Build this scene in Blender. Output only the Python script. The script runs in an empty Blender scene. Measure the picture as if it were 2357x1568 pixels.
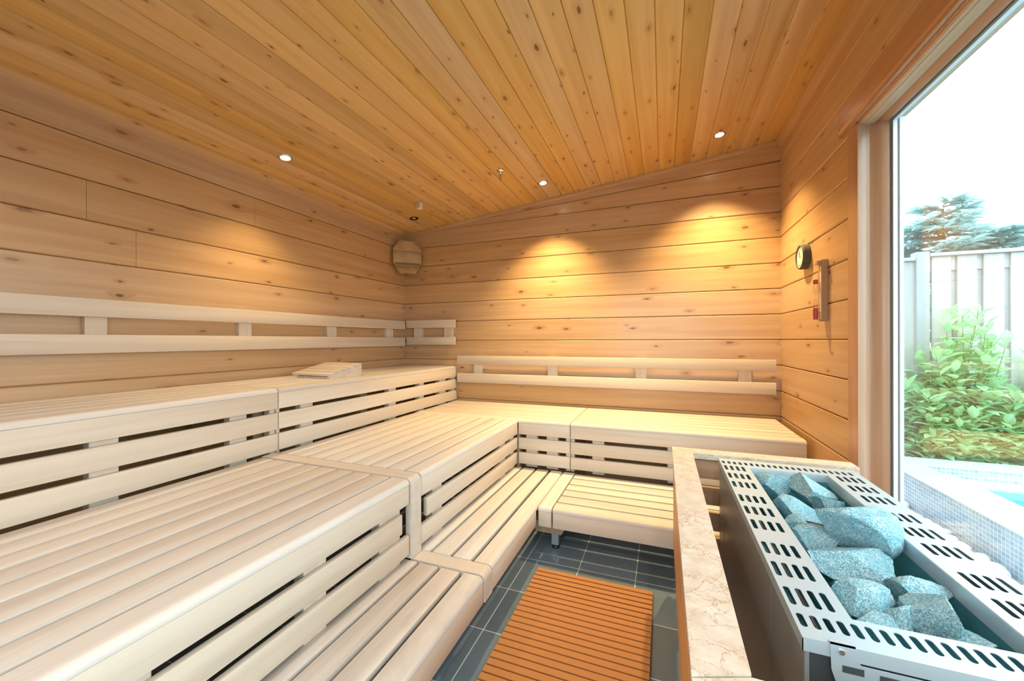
import bpy, bmesh, math, random
from math import sin, cos, pi, radians
from mathutils import Vector, Matrix, noise

random.seed(7)
sc = bpy.context.scene
C = sc.collection

# ------------------------------------------------------------------ camera
FPX = 901.03
YAW, PITCH, ROLL = 0.367715184, 0.000804543, -0.002236
EYE = Vector((0.0, 0.0, 1.25))
Bm = Matrix(((1, 0, 0), (0, 0, -1), (0, 1, 0)))
Ry = Matrix(((cos(YAW), 0, sin(YAW)), (0, 1, 0), (-sin(YAW), 0, cos(YAW))))
Rx = Matrix(((1, 0, 0), (0, cos(PITCH), -sin(PITCH)), (0, sin(PITCH), cos(PITCH))))
Rz = Matrix(((cos(ROLL), -sin(ROLL), 0), (sin(ROLL), cos(ROLL), 0), (0, 0, 1)))
Mc = Rz @ Rx @ Ry @ Bm
right, down, fwd = Mc[0], Mc[1], Mc[2]
cam_data = bpy.data.cameras.new('camera')
cam = bpy.data.objects.new('camera', cam_data)
C.objects.link(cam)
cam.matrix_world = Matrix(((right[0], -down[0], -fwd[0], EYE[0]),
                           (right[1], -down[1], -fwd[1], EYE[1]),
                           (right[2], -down[2], -fwd[2], EYE[2]),
                           (0, 0, 0, 1)))
cam_data.sensor_fit = 'HORIZONTAL'
cam_data.sensor_width = 36.0
cam_data.lens = FPX / 2357 * 36.0
cam_data.clip_start = 0.02
cam_data.clip_end = 200
sc.camera = cam

# ------------------------------------------------------------------ sky and exposure
sc.view_settings.view_transform = 'Standard'
sc.view_settings.look = 'None'
sc.view_settings.gamma = 1.0
sc.view_settings.use_curve_mapping = False
sc.view_settings.exposure = 0.08
world = bpy.data.worlds.new('overcast_sky')
sc.world = world
world.use_nodes = True
wn = world.node_tree
bg = wn.nodes['Background']
bg.inputs['Color'].default_value = (0.74, 0.90, 1.0, 1)
bg.inputs['Strength'].default_value = 6.2
sc.cycles.max_bounces = 10
sc.cycles.diffuse_bounces = 6
sc.cycles.transparent_max_bounces = 16
sc.cycles.sample_clamp_indirect = 6.0


def portal(name, loc, rot, sx, sy):
    d = bpy.data.lights.new(name, 'AREA')
    d.shape = 'RECTANGLE'
    d.size, d.size_y = sx, sy
    d.cycles.is_portal = True
    o = bpy.data.objects.new(name, d)
    o.location = loc
    o.rotation_euler = rot
    C.objects.link(o)
    return o


# window towards the pool (faces -X) and the added, unseen glass door behind the camera (faces +Y)
portal('window_daylight', (1.02, 1.24, 1.17), (0, pi / 2, 0), 2.24, 2.16)
portal('added_door_portal', (-0.05, -0.80, 1.08), (pi / 2, 0, 0), 1.7, 2.1)

# ceiling: slopes up towards the window wall
XL, XR, YB, YF = -2.656, 0.856, 3.6, -0.75
CS = 0.1148


def zceil(x):
    return 2.403 + CS * (x - XL)


SPOT_POWER = 46.0
SPOT_COL = (1.0, 0.72, 0.35)


def spot_light(name, x, y, power=SPOT_POWER, col=SPOT_COL, size=100, blend=1.0):
    d = bpy.data.lights.new(name, 'SPOT')
    d.energy = power
    d.color = col
    d.spot_size = radians(size)
    d.spot_blend = blend
    d.shadow_soft_size = 0.022
    o = bpy.data.objects.new(name, d)
    o.location = (x, y, zceil(x) - 0.035)
    o.rotation_euler = (0, 0, 0)
    C.objects.link(o)
    return o


# ------------------------------------------------------------------ node helpers
def new_mat(name):
    m = bpy.data.materials.new(name)
    m.use_nodes = True
    nt = m.node_tree
    return m, nt, nt.nodes['Principled BSDF']


def N(nt, kind, **kw):
    n = nt.nodes.new(kind)
    for k, v in kw.items():
        setattr(n, k, v)
    return n


def L(nt, a, b):
    nt.links.new(a, b)


def math_node(nt, op, a, b=None, c=None):
    n = N(nt, 'ShaderNodeMath', operation=op)
    for i, v in enumerate((a, b, c)):
        if v is None:
            continue
        if isinstance(v, (int, float)):
            n.inputs[i].default_value = v
        else:
            L(nt, v, n.inputs[i])
    return n.outputs[0]


def mix_col(nt, fac, a, b, blend='MIX'):
    n = N(nt, 'ShaderNodeMix', data_type='RGBA', blend_type=blend)
    for sock, v in ((n.inputs[0], fac), (n.inputs[6], a), (n.inputs[7], b)):
        if isinstance(v, (int, float)):
            sock.default_value = v
        elif isinstance(v, tuple):
            sock.default_value = (*v, 1) if len(v) == 3 else v
        else:
            L(nt, v, sock)
    return n.outputs[2]


def remap(nt, v, a, b, c=0.0, d=1.0, smooth=False):
    n = N(nt, 'ShaderNodeMapRange')
    n.interpolation_type = 'SMOOTHSTEP' if smooth else 'LINEAR'
    L(nt, v, n.inputs[0])
    for i, x in enumerate((a, b, c, d)):
        n.inputs[i + 1].default_value = x
    return n.outputs[0]


def combine(nt, x, y, z):
    n = N(nt, 'ShaderNodeCombineXYZ')
    for i, v in enumerate((x, y, z)):
        if isinstance(v, (int, float)):
            n.inputs[i].default_value = v
        else:
            L(nt, v, n.inputs[i])
    return n.outputs[0]


def noise_tex(nt, vec, scale=1.0, detail=4.0, rough=0.55, dist=0.0):
    n = N(nt, 'ShaderNodeTexNoise')
    n.inputs['Scale'].default_value = scale
    n.inputs['Detail'].default_value = detail
    n.inputs['Roughness'].default_value = rough
    n.inputs['Distortion'].default_value = dist
    if vec is not None:
        L(nt, vec, n.inputs['Vector'])
    return n


def wood(name, lo, hi, axis, cross, rough=0.5, board=None, knots=None, rnd=0.10, bump=0.08, streak=0.35, coat=0.0, dirt=0.0,
         spec=0.5):
    """procedural timber. axis: grain direction, cross: in-plane direction across it.
    board=(pitch, offset): each board gets its own tone and figure.
    knots=(along, across, radius, probability)"""
    m, nt, bs = new_mat(name)
    tc = N(nt, 'ShaderNodeTexCoord')
    sep = N(nt, 'ShaderNodeSeparateXYZ')
    L(nt, tc.outputs['Object'], sep.inputs[0])
    s = {'X': sep.outputs[0], 'Y': sep.outputs[1], 'Z': sep.outputs[2]}
    third = [a for a in 'XYZ' if a not in (axis, cross)][0]
    oi = N(nt, 'ShaderNodeObjectInfo')
    g, c, t = s[axis], s[cross], s[third]
    if board:
        bi = math_node(nt, 'FLOOR', math_node(nt, 'DIVIDE', math_node(nt, 'SUBTRACT', c, board[1]), board[0]))
        wnz = N(nt, 'ShaderNodeTexWhiteNoise', noise_dimensions='1D')
        L(nt, math_node(nt, 'ADD', bi, 0.37), wnz.inputs['W'])
        rv = wnz.outputs['Value']
    else:
        rv = oi.outputs['Random']
    g2 = math_node(nt, 'ADD', g, math_node(nt, 'MULTIPLY', rv, 43.0))
    c2 = math_node(nt, 'ADD', c, math_node(nt, 'MULTIPLY', rv, 7.3))
    kn = None
    if knots:
        ka, kc, kr, kp = knots
        wob = noise_tex(nt, combine(nt, math_node(nt, 'MULTIPLY', g2, 9.0), math_node(nt, 'MULTIPLY', c2, 16.0), 0.0), 1.0, 2.0)
        wv = math_node(nt, 'MULTIPLY', math_node(nt, 'SUBTRACT', wob.outputs[0], 0.5), 0.16)
        vo = N(nt, 'ShaderNodeTexVoronoi', voronoi_dimensions='2D', feature='F1')
        L(nt, combine(nt, math_node(nt, 'ADD', math_node(nt, 'MULTIPLY', g2, ka), wv),
                      math_node(nt, 'ADD', math_node(nt, 'MULTIPLY', c2, kc), wv), 0.0), vo.inputs['Vector'])
        vo.inputs['Scale'].default_value = 1.0
        sc_ = N(nt, 'ShaderNodeSeparateColor')
        L(nt, vo.outputs['Color'], sc_.inputs[0])
        gate = math_node(nt, 'LESS_THAN', sc_.outputs[0], kp)
        size = remap(nt, math_node(nt, 'POWER', sc_.outputs[1], 2.0), 0, 1, kr * 0.45, kr * 1.35)
        rel = math_node(nt, 'DIVIDE', vo.outputs['Distance'], size)
        core = math_node(nt, 'MULTIPLY', remap(nt, rel, 0.55, 1.0, 1.0, 0.0, True), gate)
        halo = math_node(nt, 'MULTIPLY', remap(nt, rel, 0.8, 3.2, 1.0, 0.0, True), gate)
        kn = (core, halo, sc_.outputs[2])
        c2 = math_node(nt, 'ADD', c2, math_node(nt, 'MULTIPLY', halo, 0.05))
    v1 = combine(nt, math_node(nt, 'MULTIPLY', g2, 0.9), math_node(nt, 'MULTIPLY', c2, 22.0), math_node(nt, 'MULTIPLY', t, 22.0))
    n1 = noise_tex(nt, v1, 1.0, 3.0, 0.5, 0.4)
    v2 = combine(nt, math_node(nt, 'MULTIPLY', g2, 5.0), math_node(nt, 'MULTIPLY', c2, 240.0), math_node(nt, 'MULTIPLY', t, 240.0))
    n2 = noise_tex(nt, v2, 1.0, 2.0, 0.5)
    fac = math_node(nt, 'ADD', remap(nt, n1.outputs[0], 0.33, 0.67, 0.0, 1.0 - streak), math_node(nt, 'MULTIPLY', n2.outputs[0], streak))
    col = mix_col(nt, fac, lo, hi)
    hsv = N(nt, 'ShaderNodeHueSaturation')
    L(nt, col, hsv.inputs['Color'])
    L(nt, remap(nt, rv, 0, 1, 1 - rnd, 1 + rnd), hsv.inputs['Value'])
    rv2 = math_node(nt, 'FRACT', math_node(nt, 'MULTIPLY', rv, 17.31))
    L(nt, remap(nt, rv2, 0, 1, 1 - rnd, 1 + rnd * 0.8), hsv.inputs['Saturation'])
    col = hsv.outputs['Color']
    if dirt:
        nd = noise_tex(nt, combine(nt, math_node(nt, 'MULTIPLY', g2, 3.0), math_node(nt, 'MULTIPLY', c2, 9.0), math_node(nt, 'MULTIPLY', t, 9.0)), 1.0, 6.0, 0.65)
        col = mix_col(nt, remap(nt, nd.outputs[0], 0.52, 0.80, 0.0, dirt), col, (lo[0] * 0.62, lo[1] * 0.52, lo[2] * 0.45))
    if kn:
        core, halo, kb = kn
        col = mix_col(nt, math_node(nt, 'MULTIPLY', halo, 0.32), col, (lo[0] * 0.72, lo[1] * 0.52, lo[2] * 0.35))
        col = mix_col(nt, math_node(nt, 'MULTIPLY', core, remap(nt, kb, 0, 1, 0.42, 0.92)), col, (lo[0] * 0.26, lo[1] * 0.15, lo[2] * 0.12))
    L(nt, col, bs.inputs['Base Color'])
    L(nt, remap(nt, n2.outputs[0], 0.2, 0.8, rough - 0.06, rough + 0.08), bs.inputs['Roughness'])
    bs.inputs['Specular IOR Level'].default_value = spec
    if coat:
        bs.inputs['Coat Weight'].default_value = coat
        bs.inputs['Coat Roughness'].default_value = 0.22
    bp = N(nt, 'ShaderNodeBump')
    bp.inputs['Strength'].default_value = bump
    bp.inputs['Distance'].default_value = 0.002
    h = math_node(nt, 'ADD', n2.outputs[0], math_node(nt, 'MULTIPLY', n1.outputs[0], 2.0))
    L(nt, h, bp.inputs['Height'])
    L(nt, bp.outputs[0], bs.inputs['Normal'])
    return m


def plain(name, col, rough=0.5, metal=0.0, noise_amt=0.0, nscale=40.0, spec=0.5):
    m, nt, bs = new_mat(name)
    bs.inputs['Roughness'].default_value = rough
    bs.inputs['Metallic'].default_value = metal
    bs.inputs['Specular IOR Level'].default_value = spec
    if noise_amt:
        tc = N(nt, 'ShaderNodeTexCoord')
        n = noise_tex(nt, tc.outputs['Object'], nscale, 5.0, 0.6)
        f = remap(nt, n.outputs[0], 0.3, 0.7)
        k = 1 - noise_amt
        L(nt, mix_col(nt, f, (col[0] * k, col[1] * k, col[2] * k), col), bs.inputs['Base Color'])
    else:
        bs.inputs['Base Color'].default_value = (*col, 1)
    return m


# ------------------------------------------------------------------ materials
WALL_LO, WALL_HI = (0.47, 0.272, 0.118), (0.61, 0.395, 0.20)
wall_knots = (3.3, 8.5, 0.085, 0.42)
W_LEFT = wood('spruce_left', WALL_LO, WALL_HI, 'Y', 'Z', 0.42, (0.2, 0.05), wall_knots, 0.09, coat=0.12)
W_BACK = wood('spruce_back', WALL_LO, WALL_HI, 'X', 'Z', 0.36, (0.2, 0.05), wall_knots, 0.09, coat=0.5)
W_RIGHT = wood('spruce_right', WALL_LO, WALL_HI, 'Y', 'Z', 0.40, (0.2, 0.05), wall_knots, 0.08, coat=0.15)
W_CEIL = wood('spruce_ceiling', (0.53, 0.300, 0.088), (0.68, 0.435, 0.165), 'Y', 'X', 0.42, (0.1215, -0.274), (3.6, 9.5, 0.085, 0.75), 0.12, coat=0.12)
W_TRIM_Y = wood('spruce_trim_y', WALL_LO, WALL_HI, 'Y', 'Z', 0.45, None, None, 0.05)
W_TRIM_X = wood('spruce_trim_x', WALL_LO, WALL_HI, 'X', 'Z', 0.45, None, None, 0.05)
W_FRAME_Z = wood('window_frame_wood_z', (0.40, 0.20, 0.10), (0.56, 0.30, 0.16), 'Z', 'X', 0.32, None, None, 0.05, coat=0.3)
W_FRAME_Y = wood('window_frame_wood_y', (0.40, 0.20, 0.10), (0.56, 0.30, 0.16), 'Y', 'Z', 0.32, None, None, 0.05, coat=0.3)
PALE_LO, PALE_HI = (0.57, 0.475, 0.37), (0.70, 0.605, 0.49)
B_Y = wood('pale_bench_y', (0.54, 0.485, 0.425), (0.67, 0.62, 0.565), 'Y', 'X', 0.55, None, None, 0.05, dirt=0.16)
B_X = wood('pale_bench_x', (0.55, 0.47, 0.39), (0.68, 0.60, 0.51), 'X', 'Y', 0.55, None, None, 0.05, dirt=0.12)
B_YZ = wood('pale_board_y', PALE_LO, PALE_HI, 'Y', 'Z', 0.55, None, None, 0.04, dirt=0.05)
B_XZ = wood('pale_board_x', PALE_LO, PALE_HI, 'X', 'Z', 0.55, None, None, 0.04, dirt=0.05)
B_Z = wood('pale_upright', PALE_LO, PALE_HI, 'Z', 'Y', 0.55, None, None, 0.04)
W_LOW = wood('pale_bench_worn', (0.47, 0.41, 0.35), (0.67, 0.61, 0.55), 'Y', 'X', 0.52, None, None, 0.06, dirt=0.5)
W_POST = wood('spruce_post', (0.36, 0.22, 0.12), (0.48, 0.31, 0.18), 'Z', 'Y', 0.6)
W_GUARD = wood('guard_orange_wood', (0.50, 0.24, 0.09), (0.64, 0.34, 0.14), 'Y', 'Z', 0.45)
W_GUARDX = wood('guard_brown_wood', (0.40, 0.24, 0.14), (0.55, 0.36, 0.23), 'X', 'Z', 0.5)
STEEL = plain('brushed_steel', (0.52, 0.63, 0.69), 0.42, 0.5)  # bluish daylight haze is put into the steel colour
STEEL_DARK = plain('dull_steel_side', (0.36, 0.37, 0.38), 0.45, 0.5, 0.10, 6.0)
STEEL_IN = plain('inner_steel', (0.10, 0.36, 0.42), 0.5, 0.35, 0.25, 20.0)  # teal tint of the shaded heater inside is put into this colour
BLACK_PANEL = plain('dark_panel', (0.05, 0.06, 0.065), 0.55, 0.0, 0.25, 30.0)
RUBBER = plain('black_rubber', (0.012, 0.012, 0.013), 0.5)
GALV = plain('galvanised_leg', (0.42, 0.47, 0.50), 0.45, 0.8)
WHITE_PLASTIC = plain('white_plastic', (0.80, 0.76, 0.68), 0.4)
CHROME = plain('chrome', (0.72, 0.72, 0.74), 0.18, 1.0)
RED = plain('red_plastic', (0.50, 0.05, 0.07), 0.35)
SPACER = plain('white_spacer', (0.86, 0.92, 0.95), 0.35, 0.3)
GASKET = plain('dark_gasket', (0.16, 0.19, 0.19), 0.5)
PEBBLE = plain('white_pebble', (0.90, 0.90, 0.88), 0.6, 0.0, 0.06, 25.0)
GRAVEL = plain('pale_gravel', (0.66, 0.66, 0.64), 0.9, 0.0, 0.3, 60.0)
SOIL = plain('garden_ground', (0.22, 0.20, 0.16), 0.9, 0.0, 0.4, 8.0)
RIM = plain('pool_rim_tube', (0.62, 0.72, 0.84), 0.3)
STEM = plain('shrub_stem', (0.20, 0.24, 0.12), 0.8, 0.0, 0.3, 30.0)
BARK = plain('conifer_bark', (0.20, 0.26, 0.24), 0.9, 0.0, 0.3, 10.0)
ROPE = plain('dark_rim', (0.10, 0.09, 0.075), 0.7, 0.0, 0.4, 60.0)
DIAL = plain('dial_face', (0.80, 0.74, 0.64), 0.35, 0.0, 0.05, 30.0)


def emit_mat(name, col, strength):
    m, nt, bs = new_mat(name)
    bs.inputs['Base Color'].default_value = (*col, 1)
    bs.inputs['Emission Color'].default_value = (*col, 1)
    bs.inputs['Emission Strength'].default_value = strength
    return m


BULB = emit_mat('lit_bulb', (1.0, 0.86, 0.62), 22.0)
BULB_OFF = plain('unlit_bulb', (0.75, 0.70, 0.62), 0.2)


def glass_mat(name, tint=(0.97, 0.99, 0.985)):
    m = bpy.data.materials.new(name)
    m.use_nodes = True
    nt = m.node_tree
    nt.nodes.clear()
    out = N(nt, 'ShaderNodeOutputMaterial')
    tr = N(nt, 'ShaderNodeBsdfTransparent')
    tr.inputs[0].default_value = (*tint, 1)
    gl = N(nt, 'ShaderNodeBsdfGlossy')
    gl.inputs['Roughness'].default_value = 0.0
    fr = N(nt, 'ShaderNodeFresnel')
    geo = N(nt, 'ShaderNodeNewGeometry')
    L(nt, remap(nt, geo.outputs['Backfacing'], 0, 1, 1.5, 1 / 1.5), fr.inputs[0])
    mx = N(nt, 'ShaderNodeMixShader')
    L(nt, fr.outputs[0], mx.inputs[0])
    L(nt, tr.outputs[0], mx.inputs[1])
    L(nt, gl.outputs[0], mx.inputs[2])
    L(nt, mx.outputs[0], out.inputs[0])
    return m


GLASS = glass_mat('window_glass')


def tile_floor():
    m, nt, bs = new_mat('slate_tiles')
    tc = N(nt, 'ShaderNodeTexCoord')
    sep = N(nt, 'ShaderNodeSeparateXYZ')
    L(nt, tc.outputs['Object'], sep.inputs[0])
    masks, ids = [], []
    for o, off in ((sep.outputs[0], -0.7255), (sep.outputs[1], 2.1225)):
        v = math_node(nt, 'DIVIDE', math_node(nt, 'SUBTRACT', o, off), 0.2955)
        ids.append(math_node(nt, 'FLOOR', math_node(nt, 'ADD', v, 0.0)))
        fr = math_node(nt, 'FRACT', math_node(nt, 'ADD', v, 100.5))
        d = math_node(nt, 'ABSOLUTE', math_node(nt, 'SUBTRACT', fr, 0.5))
        masks.append(math_node(nt, 'LESS_THAN', d, 0.0075))
    grout = math_node(nt, 'MAXIMUM', masks[0], masks[1])
    wnz = N(nt, 'ShaderNodeTexWhiteNoise', noise_dimensions='2D')
    L(nt, combine(nt, ids[0], ids[1], 0.0), wnz.inputs['Vector'])
    nz = noise_tex(nt, tc.outputs['Object'], 14.0, 5.0, 0.6)
    base = mix_col(nt, nz.outputs[0], (0.115, 0.165, 0.205), (0.16, 0.215, 0.255))
    hs = N(nt, 'ShaderNodeHueSaturation')
    L(nt, base, hs.inputs['Color'])
    L(nt, remap(nt, wnz.outputs['Value'], 0, 1, 0.85, 1.15), hs.inputs['Value'])
    L(nt, mix_col(nt, grout, hs.outputs[0], (0.60, 0.63, 0.66)), bs.inputs['Base Color'])
    L(nt, remap(nt, grout, 0, 1, 0.30, 0.8), bs.inputs['Roughness'])
    bp = N(nt, 'ShaderNodeBump')
    bp.inputs['Strength'].default_value = 0.25
    bp.inputs['Distance'].default_value = 0.002
    L(nt, math_node(nt, 'SUBTRACT', 1.0, grout), bp.inputs['Height'])
    L(nt, bp.outputs[0], bs.inputs['Normal'])
    return m


def mosaic(name, cols, pitch, flat_light=False):
    """glass mosaic tiles on all faces: cols two tones, grout white"""
    m, nt, bs = new_mat(name)
    tc = N(nt, 'ShaderNodeTexCoord')
    sep = N(nt, 'ShaderNodeSeparateXYZ')
    L(nt, tc.outputs['Object'], sep.inputs[0])
    geo = N(nt, 'ShaderNodeNewGeometry')
    sn = N(nt, 'ShaderNodeSeparateXYZ')
    L(nt, geo.outputs['True Normal'], sn.inputs[0])
    lines, ids = [], []
    for k in range(3):
        v = math_node(nt, 'DIVIDE', math_node(nt, 'ADD', sep.outputs[k], 50.0 + 0.0037), pitch)
        ids.append(math_node(nt, 'FLOOR', v))
        d = math_node(nt, 'ABSOLUTE', math_node(nt, 'SUBTRACT', math_node(nt, 'FRACT', v), 0.5))
        ln = math_node(nt, 'GREATER_THAN', d, 0.44)
        facing = math_node(nt, 'LESS_THAN', math_node(nt, 'ABSOLUTE', sn.outputs[k]), 0.6)
        lines.append(math_node(nt, 'MULTIPLY', ln, facing))
        ids[k] = math_node(nt, 'MULTIPLY', ids[k], facing)
    grout = math_node(nt, 'MAXIMUM', math_node(nt, 'MAXIMUM', lines[0], lines[1]), lines[2])
    wnz = N(nt, 'ShaderNodeTexWhiteNoise', noise_dimensions='3D')
    L(nt, combine(nt, ids[0], ids[1], ids[2]), wnz.inputs['Vector'])
    base = mix_col(nt, wnz.outputs['Value'], cols[0], cols[1])
    L(nt, mix_col(nt, grout, base, (0.82, 0.88, 0.92)), bs.inputs['Base Color'])
    L(nt, remap(nt, grout, 0, 1, 0.25, 0.8), bs.inputs['Roughness'])
    return m


def crackle_stone():
    m, nt, bs = new_mat('cream_crackled_cap')
    tc = N(nt, 'ShaderNodeTexCoord')
    dn = noise_tex(nt, tc.outputs['Object'], 14.0, 5.0, 0.65)
    add = N(nt, 'ShaderNodeVectorMath', operation='MULTIPLY_ADD')
    L(nt, dn.outputs['Color'], add.inputs[0])
    add.inputs[1].default_value = (0.09, 0.09, 0.09)
    L(nt, tc.outputs['Object'], add.inputs[2])
    vo = N(nt, 'ShaderNodeTexVoronoi', feature='DISTANCE_TO_EDGE')
    vo.inputs['Scale'].default_value = 24.0
    L(nt, add.outputs[0], vo.inputs['Vector'])
    big = noise_tex(nt, tc.outputs['Object'], 9.0, 4.0, 0.6)
    crack = remap(nt, vo.outputs['Distance'], 0.0, 0.05, 1.0, 0.0, True)
    crack = math_node(nt, 'MULTIPLY', crack, remap(nt, big.outputs[0], 0.38, 0.56, 0.0, 0.85, True))
    blot = noise_tex(nt, tc.outputs['Object'], 22.0, 5.0, 0.6)
    base = mix_col(nt, remap(nt, blot.outputs[0], 0.35, 0.68), (0.66, 0.58, 0.48), (0.56, 0.43, 0.32))
    L(nt, mix_col(nt, crack, base, (0.40, 0.25, 0.14)), bs.inputs['Base Color'])
    bs.inputs['Roughness'].default_value = 0.42
    return m


def rock_mat():
    m, nt, bs = new_mat('grey_granite_teal_cast')  # teal tint of the shadows is put into the grey stone colour
    tc = N(nt, 'ShaderNodeTexCoord')
    oi = N(nt, 'ShaderNodeObjectInfo')
    a = noise_tex(nt, tc.outputs['Object'], 190.0, 3.0, 0.7)
    b = noise_tex(nt, tc.outputs['Object'], 30.0, 5.0, 0.65)
    v = N(nt, 'ShaderNodeTexVoronoi', feature='F1')
    v.inputs['Scale'].default_value = 330.0
    L(nt, tc.outputs['Object'], v.inputs['Vector'])
    grain = math_node(nt, 'ADD', math_node(nt, 'MULTIPLY', a.outputs[0], 0.7), math_node(nt, 'MULTIPLY', v.outputs['Distance'], 0.45))
    col = mix_col(nt, remap(nt, grain, 0.36, 0.80), (0.015, 0.17, 0.22), (0.52, 0.66, 0.69))
    col = mix_col(nt, remap(nt, b.outputs[0], 0.40, 0.75, 0.0, 0.6), col, (0.03, 0.27, 0.34))
    hs = N(nt, 'ShaderNodeHueSaturation')
    L(nt, col, hs.inputs['Color'])
    L(nt, remap(nt, oi.outputs['Random'], 0, 1, 0.88, 1.12), hs.inputs['Value'])
    L(nt, hs.outputs[0], bs.inputs['Base Color'])
    bs.inputs['Roughness'].default_value = 0.75
    bp = N(nt, 'ShaderNodeBump')
    bp.inputs['Strength'].default_value = 0.55
    bp.inputs['Distance'].default_value = 0.003
    L(nt, math_node(nt, 'ADD', a.outputs[0], b.outputs[0]), bp.inputs['Height'])
    L(nt, bp.outputs[0], bs.inputs['Normal'])
    return m


def mat_rubber():
    m, nt, bs = new_mat('orange_floor_mat')
    tc = N(nt, 'ShaderNodeTexCoord')
    sep = N(nt, 'ShaderNodeSeparateXYZ')
    L(nt, tc.outputs['Object'], sep.inputs[0])
    hs = []
    for k in range(2):
        v = math_node(nt, 'FRACT', math_node(nt, 'DIVIDE', math_node(nt, 'ADD', sep.outputs[k], 9.0), 0.0045))
        hs.append(math_node(nt, 'ABSOLUTE', math_node(nt, 'SUBTRACT', v, 0.5)))
    h = math_node(nt, 'MAXIMUM', hs[0], hs[1])
    f = remap(nt, h, 0.30, 0.48)
    L(nt, mix_col(nt, f, (0.55, 0.235, 0.068), (0.34, 0.125, 0.028)), bs.inputs['Base Color'])
    bs.inputs['Roughness'].default_value = 0.55
    bp = N(nt, 'ShaderNodeBump')
    bp.inputs['Strength'].default_value = 0.4
    bp.inputs['Distance'].default_value = 0.001
    bp.invert = True
    L(nt, f, bp.inputs['Height'])
    L(nt, bp.outputs[0], bs.inputs['Normal'])
    return m


def leaf_mat(name, dark, light, trans=0.25):
    m, nt, bs = new_mat(name)
    geo = N(nt, 'ShaderNodeNewGeometry')
    L(nt, mix_col(nt, geo.outputs['Random Per Island'], dark, light), bs.inputs['Base Color'])
    bs.inputs['Roughness'].default_value = 0.4
    bs.inputs['Transmission Weight'].default_value = 0.0
    tl = N(nt, 'ShaderNodeBsdfTranslucent')
    L(nt, mix_col(nt, geo.outputs['Random Per Island'], dark, light), tl.inputs[0])
    mx = N(nt, 'ShaderNodeMixShader')
    mx.inputs[0].default_value = trans
    L(nt, bs.outputs[0], mx.inputs[1])
    L(nt, tl.outputs[0], mx.inputs[2])
    L(nt, mx.outputs[0], nt.nodes['Material Output'].inputs[0])
    return m


def water_mat():
    m, nt, bs = new_mat('pool_water')
    tc = N(nt, 'ShaderNodeTexCoord')
    bs.inputs['Base Color'].default_value = (0.05, 0.32, 0.58, 1)
    bs.inputs['Roughness'].default_value = 0.05
    n = noise_tex(nt, tc.outputs['Object'], 12.0, 3.0, 0.5, 0.6)
    bp = N(nt, 'ShaderNodeBump')
    bp.inputs['Strength'].default_value = 0.25
    bp.inputs['Distance'].default_value = 0.01
    L(nt, n.outputs[0], bp.inputs['Height'])
    L(nt, bp.outputs[0], bs.inputs['Normal'])
    return m


FLOOR = tile_floor()
CAP = crackle_stone()
ROCK = rock_mat()
MAT = mat_rubber()
MOSAIC = mosaic('blue_mosaic', ((0.22, 0.38, 0.62), (0.38, 0.54, 0.76)), 0.0255)
MOSAIC_TOP = mosaic('pale_mosaic', ((0.46, 0.52, 0.66), (0.58, 0.66, 0.78)), 0.0255)
LEAF = leaf_mat('laurel_leaf', (0.30, 0.64, 0.36), (0.66, 0.92, 0.54), 0.45)
NEEDLE = leaf_mat('conifer_needles', (0.30, 0.56, 0.56), (0.52, 0.74, 0.74), 0.35)
WATER = water_mat()
F_BOARD = wood('weathered_fence', (0.42, 0.43, 0.42), (0.56, 0.57, 0.565), 'Z', 'X', 0.75, None, (1.2, 6.0, 0.12, 0.2), 0.06, dirt=0.12)
F_POST = wood('weathered_post', (0.34, 0.38, 0.41), (0.47, 0.51, 0.54), 'Z', 'X', 0.75, None, None, 0.05)
F_CAP = wood('weathered_cap', (0.42, 0.45, 0.47), (0.58, 0.60, 0.62), 'X', 'Y', 0.75, None, None, 0.05)

# ------------------------------------------------------------------ object helpers
ROOT = {}


def finish(me, angle=35):
    for p in me.polygons:
        p.use_smooth = True
    me.set_sharp_from_angle(angle=radians(angle))


def obj(name, bm, mat, parent=None, label=None, angle=35):
    """one mesh object; bm is in world coordinates and bm is consumed"""
    me = bpy.data.meshes.new(name)
    bmesh.ops.recalc_face_normals(bm, faces=bm.faces)
    off = ROOT.get(parent.name) if parent else None
    if off is not None:
        bmesh.ops.translate(bm, verts=bm.verts, vec=-off)
    bm.to_mesh(me)
    bm.free()
    me.materials.append(mat)
    finish(me, angle)
    o = bpy.data.objects.new(name, me)
    C.objects.link(o)
    if parent:
        o.parent = parent
        if off is not None:
            ROOT[o.name] = off
    if label:
        o['label'] = label
    return o


def thing(name, label, cat, loc, group=None):
    o = bpy.data.objects.new(name, None)
    o.empty_display_size = 0.1
    o.location = loc
    C.objects.link(o)
    ROOT[o.name] = Vector(loc)
    o['label'] = label
    o['category'] = cat
    if group:
        o['group'] = group
    return o


def tag(o, label, cat, group=None):
    o['label'] = label
    o['category'] = cat
    if group:
        o['group'] = group
    return o


def struct(name, bm, mat, label, cat, angle=35):
    o = obj(name, bm, mat, None, label, angle)
    o['kind'] = 'structure'
    o['category'] = cat
    return o


def merge(dst, src):
    me = bpy.data.meshes.new('tmp')
    src.to_mesh(me)
    src.free()
    dst.from_mesh(me)
    bpy.data.meshes.remove(me)


def box(x0, x1, y0, y1, z0, z1, bev=0.002, seg=1, bm=None):
    b = bmesh.new()
    bmesh.ops.create_cube(b, size=1.0)
    for v in b.verts:
        v.co = Vector(((x0 + x1) / 2 + v.co.x * (x1 - x0), (y0 + y1) / 2 + v.co.y * (y1 - y0), (z0 + z1) / 2 + v.co.z * (z1 - z0)))
    if bev:
        bmesh.ops.bevel(b, geom=list(b.edges), offset=bev, segments=seg, profile=0.5, affect='EDGES')
    if bm is None:
        return b
    merge(bm, b)
    return bm


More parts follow.
